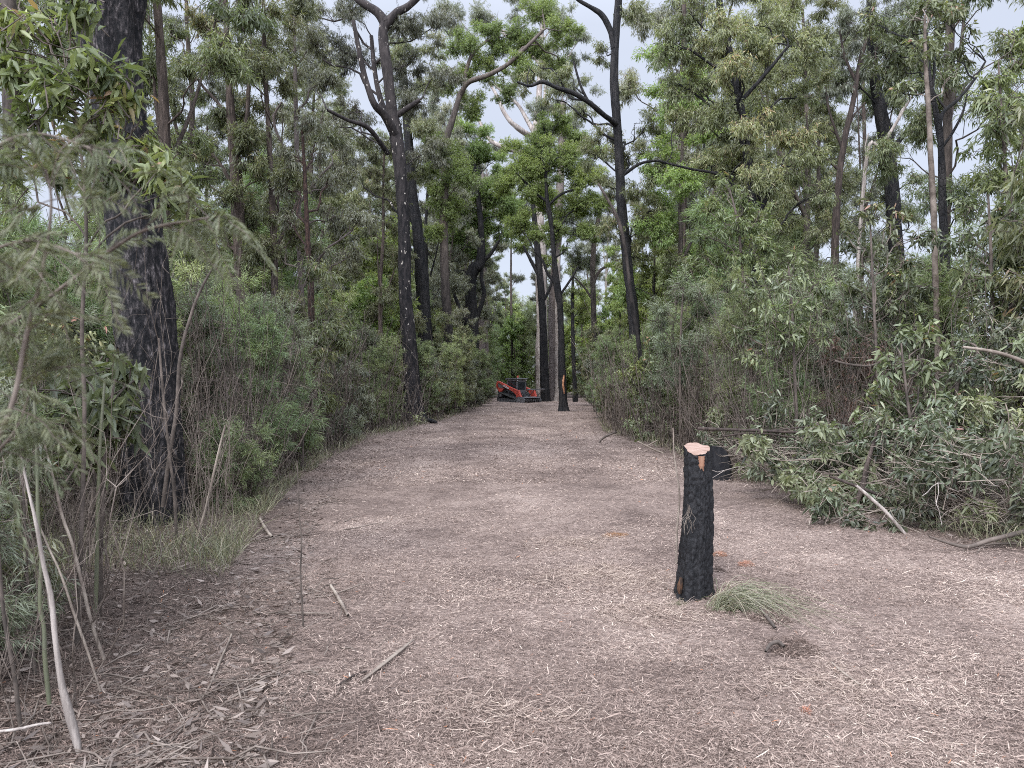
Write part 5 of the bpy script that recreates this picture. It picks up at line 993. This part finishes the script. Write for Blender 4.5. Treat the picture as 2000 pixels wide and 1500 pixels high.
# ------------------------------------------------------------------ soft feathery branches close to the lens, left
def frond_branch(label, pts, Y, nf, seed, fl=.125):
    r = np.random.default_rng(seed); s = Y / FPX; q = np.array([[*W(p[0], p[1], Y + (p[3] if len(p) > 3 else 0)), p[2] * s / 2] for p in pts]); sp = spline(q, 40); gt, gl = Geo(), Geo(); bark_tube(gt, sp[:, :3], sp[:, 3], 7, 0, .04, seed)
    for i in range(nf):
        j = int(r.uniform(.1, 1) * 39); a = sp[j, :3]; ax = unit(sp[min(j + 1, 39), :3] - sp[max(j - 1, 0), :3]); d = unit(ax * .6 + r.normal(0, .5, 3) + np.array([.1, 0, -.35])); ln = fl * r.uniform(.6, 1.2)
        P = path(a[None], (a + d * ln)[None], 12, .04, .08)[0]; P[:, 2] -= np.linspace(0, 1, 12) ** 2 * ln * .25; gt.tubes(P[None], np.linspace(.0012, .0005, 12)[None], 3, 0)
        sdv = unit(np.cross(unit(P[-1] - P[0]), r.normal(size=3))); 
        m = 90; u = r.uniform(.08, 1, m); B_ = np.stack([np.interp(u * 11, np.arange(12), P[:, k]) for k in range(3)], -1); D = unit(P[-1] - P[0]) * .75 + sdv * np.where(r.random(m) < .5, 1, -1)[:, None] + r.normal(0, .15, (m, 3)) + [0, 0, -.15]
        gl.leaves(B_, D, fl * .24 * (1.15 - u * .6), .0022, 0, np.clip(r.normal(.5, .2, m), 0, 1))
    loc = q[0, :3]; root = empty('wattle_branch', loc); tag(root, label, 'branch')
    for gg in (gt, gl): gg.V = [v - np.asarray(loc, dtype=np.float32) for v in gg.V]
    gt.obj('stem', [TWIGM], root); gl.obj('foliage', [ML['nearfeather']], root)
ML['nearfeather'] = mat_leaf('near_feathery_leaf', [(0, (.085, .095, .055)), (.5, (.145, .155, .09)), (1, (.20, .21, .12))], trans=.25, rough=.6, vary=.03)
for lab, pts, Y, nf, sd2 in [
 ('blurred feathery wattle branch arching right, uppermost of the near ones', [(-120, 420, 9), (-20, 300, 8), (60, 262, 6), (150, 280, 5), (240, 320, 4)], 1.25, 15, 1),
 ('blurred feathery wattle branch reaching in front of the massive trunk', [(-100, 700, 9), (40, 620, 8), (150, 540, 7), (270, 455, 6), (380, 430, 5), (450, 420, 3)], 1.3, 24, 2),
 ('blurred feathery wattle branch rising along the left edge', [(-60, 960, 12), (20, 800, 10), (50, 660, 9), (85, 520, 7), (100, 400, 5), (90, 330, 4)], 1.15, 22, 3),
 ('blurred feathery wattle spray at the left edge, middle height', [(-140, 560, 8), (-40, 500, 7), (60, 470, 5), (160, 500, 4)], 1.1, 14, 4),
 ('blurred feathery wattle spray low at the left edge', [(-80, 1000, 8), (-20, 900, 7), (30, 840, 5), (60, 760, 4), (70, 700, 3)], 1.2, 14, 5),
]: frond_branch(lab, pts, Y, nf, sd2)

# understorey in the left foreground round the big trunk
r5 = np.random.default_rng(5); k5 = 0
near = [(3, -4.9, 8.0, .75), (7, -4.7, 7.4, .6), (1, -5.6, 9.2, .8), (0, -4.9, 10.5, .85), (4, -5.9, 8.4, .8), (2, -6.4, 10.4, .8), (6, -3.5, 9.6, .7), (1, -2.75, 3.7, .55), (2, -3.5, 4.7, .7), (7, -3.0, 4.4, .6), (0, -3.7, 11.2, .75), (1, -4.6, 12, .95), (7, -4.3, 6.2, .5), (4, -3.6, 5.4, .5), (0, -5.2, 6.9, .7), (2, -6.6, 9.0, .75), (5, -5.4, 7.6, .8)]
for v, x, y, s_ in near:
    src, nm, cat, ds = sh[v]; o = copy_tree(src); o.location = (x, y, float(gz(x, y))); o.rotation_euler.z = r5.uniform(0, 6); o.scale = (s_,) * 3
    tag(o, ds + ' round the massive blackened trunk', cat, ds + 's round the massive blackened trunk')
# thin stems in the left foreground
g = Geo(); n = 800; r = np.random.default_rng(8); Yv = r.uniform(3.4, 9.6, n); Xv = edgeL(Yv) - .05 - r.random(n) ** 1.1 * 3.2; k_ = (Xv > -.74 * Yv - .3) & ~((Xv / Yv * FPX > -785) & (Xv / Yv * FPX < -625) & (Yv < 8.6) & (r.random(n) < .8)); Xv = Xv[k_]; Yv = Yv[k_]; n = len(Xv)
A = np.stack([Xv, Yv, gz(Xv, Yv) - .02], -1); h = r.uniform(.5, 1.9, n) * np.where(r.random(n) < .2, 1.5, 1); B = A + np.stack([r.normal(0, .2, n) * h, r.normal(0, .2, n) * h, h], -1); P = path(A, B, 9, .05); rr = r.uniform(.0018, .0055, n)
g.tubes(P, rr[:, None] * np.linspace(1, .3, 9)[None], 4, 0); m2 = 2600; i = r.integers(0, n, m2); j = r.integers(2, 8, m2); a = P[i, j]
g.tubes(path(a, a + unit(r.normal(size=(m2, 3)) + np.array([0, 0, .5])) * r.uniform(.1, .45, (m2, 1)), 5, .1), (rr[i] * .45)[:, None] * np.array([[1, .85, .7, .5, .3]]), 3, 0)
tag(g.obj('thicket_stems', [TWIGM]), 'thin tangled grey brown stems in the left foreground', 'stems', kind='stuff')
# ------------------------------------------------------------------ tracked loader with a mulching head
def machine():
    root = empty('track_loader', (0, 0, 0)); tag(root, 'orange red tracked loader with black cab and mulching head at the track end', 'loader')
    red = mat_plain('red_paint', (.46, .05, .028), .55, coat=.05, dirt=.3); blk = mat_plain('black_paint', (.03, .03, .034), .45, dirt=.25); rub = mat_plain('track_rubber', (.028, .028, .027), .8, dirt=.35)
    stl = mat_plain('worn_steel', (.17, .16, .165), .5, .5, dirt=.3); dgr = mat_plain('dark_grey_paint', (.11, .107, .113), .5, dirt=.3); wht = mat_plain('white_letter_paint', (.75, .73, .72), .5, dirt=.1)
    gm2, t, b, o = nodes('cab_glass'); b.inputs['Base Color'].default_value = (.03, .034, .038, 1); b.inputs['Roughness'].default_value = .12; b.inputs['Specular IOR Level'].default_value = .7
    bea, t, b, o = nodes('beacon_lens'); b.inputs['Base Color'].default_value = (.6, .10, .07, 1); b.inputs['Roughness'].default_value = .25
    def prism(prof, y0, y1, bev=.012):
        import bmesh
        bm = bmesh.new(); vs = [bm.verts.new((x, y0, z)) for x, z in prof]; f = bm.faces.new(vs); r = bmesh.ops.extrude_face_region(bm, geom=[f]); bmesh.ops.translate(bm, vec=(0, y1 - y0, 0), verts=[v for v in r['geom'] if isinstance(v, bmesh.types.BMVert)])
        bmesh.ops.recalc_face_normals(bm, faces=bm.faces)
        if bev: bmesh.ops.bevel(bm, geom=list(bm.edges), offset=bev, segments=2, affect='EDGES', clamp_overlap=True)
        return bm
    def put(name, bms, m, parent=root, smooth=False):
        import bmesh
        me = bpy.data.meshes.new(name); full = bmesh.new()
        for bm in (bms if isinstance(bms, list) else [bms]):
            tmp = bpy.data.meshes.new('t'); bm.to_mesh(tmp); full.from_mesh(tmp); bpy.data.meshes.remove(tmp)
        full.to_mesh(me); me.materials.append(m); o = bpy.data.objects.new(name, me); COL.objects.link(o); o.parent = parent; return o
    def box(x0, x1, y0, y1, z0, z1, bev=.012): return prism([(x0, z0), (x1, z0), (x1, z1), (x0, z1)], y0, y1, bev)
    def cylY(x, z, r, y0, y1, n=24): return prism([(x + r * math.cos(a), z + r * math.sin(a)) for a in np.linspace(0, 2 * np.pi, n, endpoint=False)], y0, y1, .008)
    # chassis and rear body
    put('chassis', [box(-1.15, .95, -.52, .52, .22, .75, .02)], blk)
    put('rear_body', [prism([(-1.45, .35), (-1.25, .28), (-.3, .45), (-.3, 1.15), (-.75, 1.28), (-1.3, 1.12), (-1.48, .95)], -.5, .5, .03)], blk)
    for s in (-1, 1):
        y0, y1 = (-.95, -.55) if s < 0 else (.55, .95)
        outer = [(-.98, .03), (-1.08, .14), (-1.08, .30), (-.93, .66), (-.80, .76), (-.66, .76), (.88, .34), (1.0, .22), (.99, .08), (.88, .0), (-.88, .0)]
        cx, cz = -.1, .3
        inner = [(-.93, .08), (-.99, .16), (-.99, .28), (-.86, .60), (-.78, .67), (-.68, .67), (.80, .27), (.88, .19), (.87, .12), (.82, .07), (-.84, .07)]
        g = Geo(); n = len(outer); o3 = np.array([[x, y0, z] for x, z in outer]); o4 = np.array([[x, y1, z] for x, z in outer]); i3 = np.array([[x, y0, z] for x, z in inner]); i4 = np.array([[x, y1, z] for x, z in inner])
        V = np.vstack([o3, o4, i3, i4]); F = []
        for q in range(n):
            p = (q + 1) % n; F += [[q, p, n + p, n + q], [2 * n + q, 3 * n + q, 3 * n + p, 2 * n + p], [q, 2 * n + q, 2 * n + p, p], [n + q, n + p, 3 * n + p, 3 * n + q]]
        g.add(V, F, 0)
        # lugs
        for q in range(n):
            a, c = np.array(outer[q]), np.array(outer[(q + 1) % n]); L_ = np.linalg.norm(c - a); m = int(L_ / .10); d = (c - a) / L_; nn = np.array([d[1], -d[0]]) 
            for u in range(m):
                p0 = a + d * (u * .10 + .02); p1 = p0 + d * .045; vv = []
                for yy in (y0 + .02, y1 - .02):
                    for pp_, hh in ((p0, 0), (p1, 0), (p1, .022), (p0, .022)): vv.append([pp_[0] + nn[0] * hh, yy, pp_[1] + nn[1] * hh])
                g.add(vv, [[0, 1, 2, 3], [4, 7, 6, 5], [0, 4, 5, 1], [3, 2, 6, 7], [0, 3, 7, 4], [1, 5, 6, 2]], 0)
        tr = empty('track', (0, 0, 0)); tr.parent = root; g.obj('track_belt', [rub], tr)
        yo = y0 if s < 0 else y1; d = .02 if s < 0 else -.02
        ys0, ys1 = sorted((yo + d * 2, yo + d * 9))
        put('undercarriage', [prism([(-.92, .09), (.80, .09), (.86, .2), (.55, .26), (-.75, .36), (-.9, .3)], ys0, ys1, .01)], blk, tr)
        put('drive_sprocket', [cylY(-.76, .55, .14, *sorted((yo + d, yo + d * 8)))], dgr, tr)
        put('idler_wheel', [cylY(.80, .17, .11, *sorted((yo + d, yo + d * 8)))], dgr, tr)
        put('idler_wheel', [cylY(-.88, .19, .10, *sorted((yo + d, yo + d * 8)))], dgr, tr)
        for xr in (-.6, -.3, 0, .3, .55): put('roller', [cylY(xr, .13, .065, *sorted((yo + d, yo + d * 8)), n=16)], dgr, tr)
        # lift arm
        ya, yb = (-.93, -.74) if s < 0 else (.74, .93)
        arm = put('lift_arm', [prism([(-1.22, 1.15), (-1.2, 1.52), (-1.12, 1.62), (-.98, 1.62), (-.68, 1.54), (.25, 1.20), (1.00, .95), (1.12, .93), (1.24, .60), (1.5, .45), (1.5, .38), (1.0, .38), (.9, .62), (.68, .80), (.2, .98), (-.40, 1.18), (-.5, 1.32), (-.86, 1.44), (-1.04, 1.46), (-1.10, 1.1)], ya, yb, .015)], red)
        put('arm_plate', [prism([(-1.0, 1.42), (-.62, 1.44), (-.45, 1.22), (-.5, 1.1), (-.95, 1.12)], ya + .02, yb - .02 * 0 - .005, .01)], dgr, arm)
        put('arm_rib', [prism([(1.14, .93), (1.20, .96), (1.42, .46), (1.34, .42)], ya - .012, yb + .012, .008)], red, arm)
        put('rear_fender', [prism([(-1.16, 1.08), (-.95, 1.14), (-.42, 1.02), (-.66, .80), (-.82, .76)], ya + .01, yb - .01, .01)], red)
        put('lift_cylinder', [prism([(-.95, .72), (-.9, .66), (.35, .98), (.33, 1.04)], ya + .06, yb - .06, .01)], blk)
    # lettering on the near arm
    cu = bpy.data.curves.new('lettering', 'FONT'); cu.body = 'Kubota'; cu.size = .21; cu.extrude = .002; cu.shear = .2; cu.offset = .004
    tmp = bpy.data.objects.new('lettering', cu); COL.objects.link(tmp); bpy.context.view_layer.update()
    me = bpy.data.meshes.new_from_object(tmp.evaluated_get(bpy.context.evaluated_depsgraph_get())); bpy.data.objects.remove(tmp); me.materials.clear(); me.materials.append(wht)
    lt = bpy.data.objects.new('lettering', me); COL.objects.link(lt); lt.parent = [o for o in root.children if o.name.startswith('lift_arm')][0]
    lt.matrix_local = Matrix.Translation((-.40, -.936, 1.24)) @ Matrix.Rotation(R(20), 4, 'Y') @ Matrix.Rotation(R(90), 4, 'X')
    # cab
    cab = put('cab', [box(-.42, .66, -.52, .52, .60, .95, .02), box(-.42, -.34, -.52, -.44, .9, 1.74), box(-.42, -.34, .44, .52, .9, 1.74), box(.58, .66, -.52, -.44, .9, 1.74), box(.58, .66, .44, .52, .9, 1.74), box(-.42, .66, -.52, -.46, 1.62, 1.74), box(.60, .66, -.5, .5, 1.64, 1.74), box(-.40, .64, -.50, .50, 1.70, 1.745), box(-.42, .66, -.52, -.46, .93, 1.08)], dgr)
    put('roof', [prism([(-.60, 1.75), (.74, 1.75), (.78, 1.80), (.74, 1.85), (-.55, 1.87), (-.62, 1.82)], -.57, .57, .015)], dgr, cab)
    put('window', [box(-.34, .58, -.485, -.475, 1.06, 1.64, .002)], gm2, cab); put('window', [box(-.34, .58, .475, .485, .94, 1.64, .002)], gm2, cab)
    fd = put('front_door', [box(.622, .632, -.44, .44, .62, 1.64, .002)], gm2, cab); put('window', [box(-.40, -.39, -.44, .44, 1.0, 1.64, .002)], gm2, cab)
    put('wiper', [prism([(.645, 1.5), (.655, 1.5), (.655, 1.1), (.645, 1.1)], -.1, -.08, .002)], blk, fd); put('door_frame', [box(.634, .66, -.44, -.38, .55, 1.64), box(.634, .66, .38, .44, .55, 1.64), box(.634, .66, -.38, .38, .55, .68), box(.634, .66, -.38, .38, 1.56, 1.64)], dgr, fd)
    for yy in (-.46, .46): put('work_light', [box(.66, .72, yy - .05, yy + .05, 1.66, 1.73, .015)], wht, cab)
    put('work_light', [box(.70, .78, -.18, .0, .50, .58, .015)], wht, cab)
    put('beacon_base', [cylZ(0.30, -.05, .10, 1.86, 1.91)], blk, cab); put('beacon', [cylZ(0.30, -.05, .085, 1.91, 2.04)], bea, cab)
    # mulching head
    mh = put('mulcher_head', [prism([(1.02, .02), (1.0, .30), (1.15, .44), (1.45, .46), (1.72, .42), (1.88, .22), (1.86, .0), (1.1, -.02)], -.95, -.88, .012), prism([(1.02, .02), (1.0, .30), (1.15, .44), (1.45, .46), (1.72, .42), (1.88, .22), (1.86, .0), (1.1, -.02)], .88, .95, .012), box(1.05, 1.12, -.88, .88, .05, .40)], dgr)
    put('top_deck', [prism([(1.10, .38), (1.16, .45), (1.72, .43), (1.78, .36), (1.74, .34), (1.2, .36)], -.88, .88, .01)], stl, mh)
    dr = put('drum', [cylY(1.56, .19, .155, -.87, .87, 28)], blk, mh)
    g = Geo(); r2 = np.random.default_rng(2)
    for i in range(90):
        yy = -.84 + 1.68 * i / 89; a = i * 1.9; c = np.array([1.56 + .165 * math.cos(a), yy, .19 + .165 * math.sin(a)]); e = .024
        v = np.array([[x, y, z] for x in (-e, e) for y in (-e, e) for z in (-e, e)]) + c; g.add(v, [[0, 1, 3, 2], [4, 6, 7, 5], [0, 4, 5, 1], [2, 3, 7, 6], [0, 2, 6, 4], [1, 5, 7, 3]], 0)
    g.obj('cutter_teeth', [stl], dr)
    put('push_bar', [cylYr(2.12, 1.0, .045, -.85, 1.0)], stl, mh)
    for yy in (-.72, -.1, .86):
        g = Geo(); g.tubes(np.array([[[1.45, yy, .42], [1.8, yy, .72], [2.12, yy, 1.0]]]), np.full((1, 3), .035), 8, 0); g.obj('push_bar_strut', [blk], mh)
    g = Geo()
    for i in range(6):
        y0 = -.5 + i * .16; g.tubes(path(np.array([[.85, y0 * .8, .7]]), np.array([[1.35, y0, .46]]), 10, .03, .25), np.full((1, 10), .018), 6, 0)
    g.obj('hose', [blk], mh)
    put('hose_guard', [box(1.16, 1.26, .34, .44, .46, .70), box(1.0, 1.06, .42, .50, .70, .92)], red, mh)
    put('coupler', [box(.95, 1.1, -.55, .55, .12, .62)], blk, mh)
    put('exhaust', [cylZ(-.9, .2, .04, 1.2, 1.42)], blk)
    a = R(-45); px0 = W(1006.8, 760, 59.5); root.location = (px0[0], 59.5, float(gz(px0[0], 59.5)) + .0); root.rotation_euler = (0, 0, a)
def _cyl(axis, a, b_, r, lo, hi, n=20):
    import bmesh
    bm = bmesh.new(); bmesh.ops.create_cone(bm, cap_ends=True, segments=n, radius1=r, radius2=r * (.85 if axis == 'Z' else 1), depth=hi - lo)
    if axis == 'Z': bmesh.ops.translate(bm, vec=(a, b_, (lo + hi) / 2), verts=bm.verts)
    else:
        bmesh.ops.rotate(bm, cent=(0, 0, 0), matrix=Matrix.Rotation(R(90), 3, 'X'), verts=bm.verts); bmesh.ops.translate(bm, vec=(a, (lo + hi) / 2, b_), verts=bm.verts)
    return bm
def cylZ(x, y, r, z0, z1): return _cyl('Z', x, y, r, z0, z1)
def cylYr(x, z, r, y0, y1): return _cyl('Y', x, z, r, y0, y1)
machine()

# ------------------------------------------------------------------ labels: where look-alikes share one, say which from the left
ORD = ['', 'leftmost', 'second', 'third', 'fourth', 'fifth', 'sixth', 'seventh', 'eighth', 'ninth', 'tenth', 'eleventh', 'twelfth']
NUM = ['', 'one', 'two', 'three', 'four', 'five', 'six', 'seven', 'eight', 'nine', 'ten', 'eleven', 'twelve']
byl = {}
for o in COL.objects:
    if o.parent is None and o.get('group') and o.get('label'): byl.setdefault(o['label'], []).append(o)
for lab, os_ in byl.items():
    n = len(os_)
    if 1 < n <= 12:
        os_.sort(key=lambda q: q.location.x / max(q.location.y, .1))
        for i, o in enumerate(os_): o['label'] = lab + (', leftmost of ' if i == 0 else (', rightmost of ' if i == n - 1 else ', ' + ORD[i + 1] + ' from left of ')) + NUM[n]
for o in COL.objects:
    if o.parent is None and o.get('label') and len(o['label'].split()) > 16: print('LONG', len(o['label'].split()), o['label'])
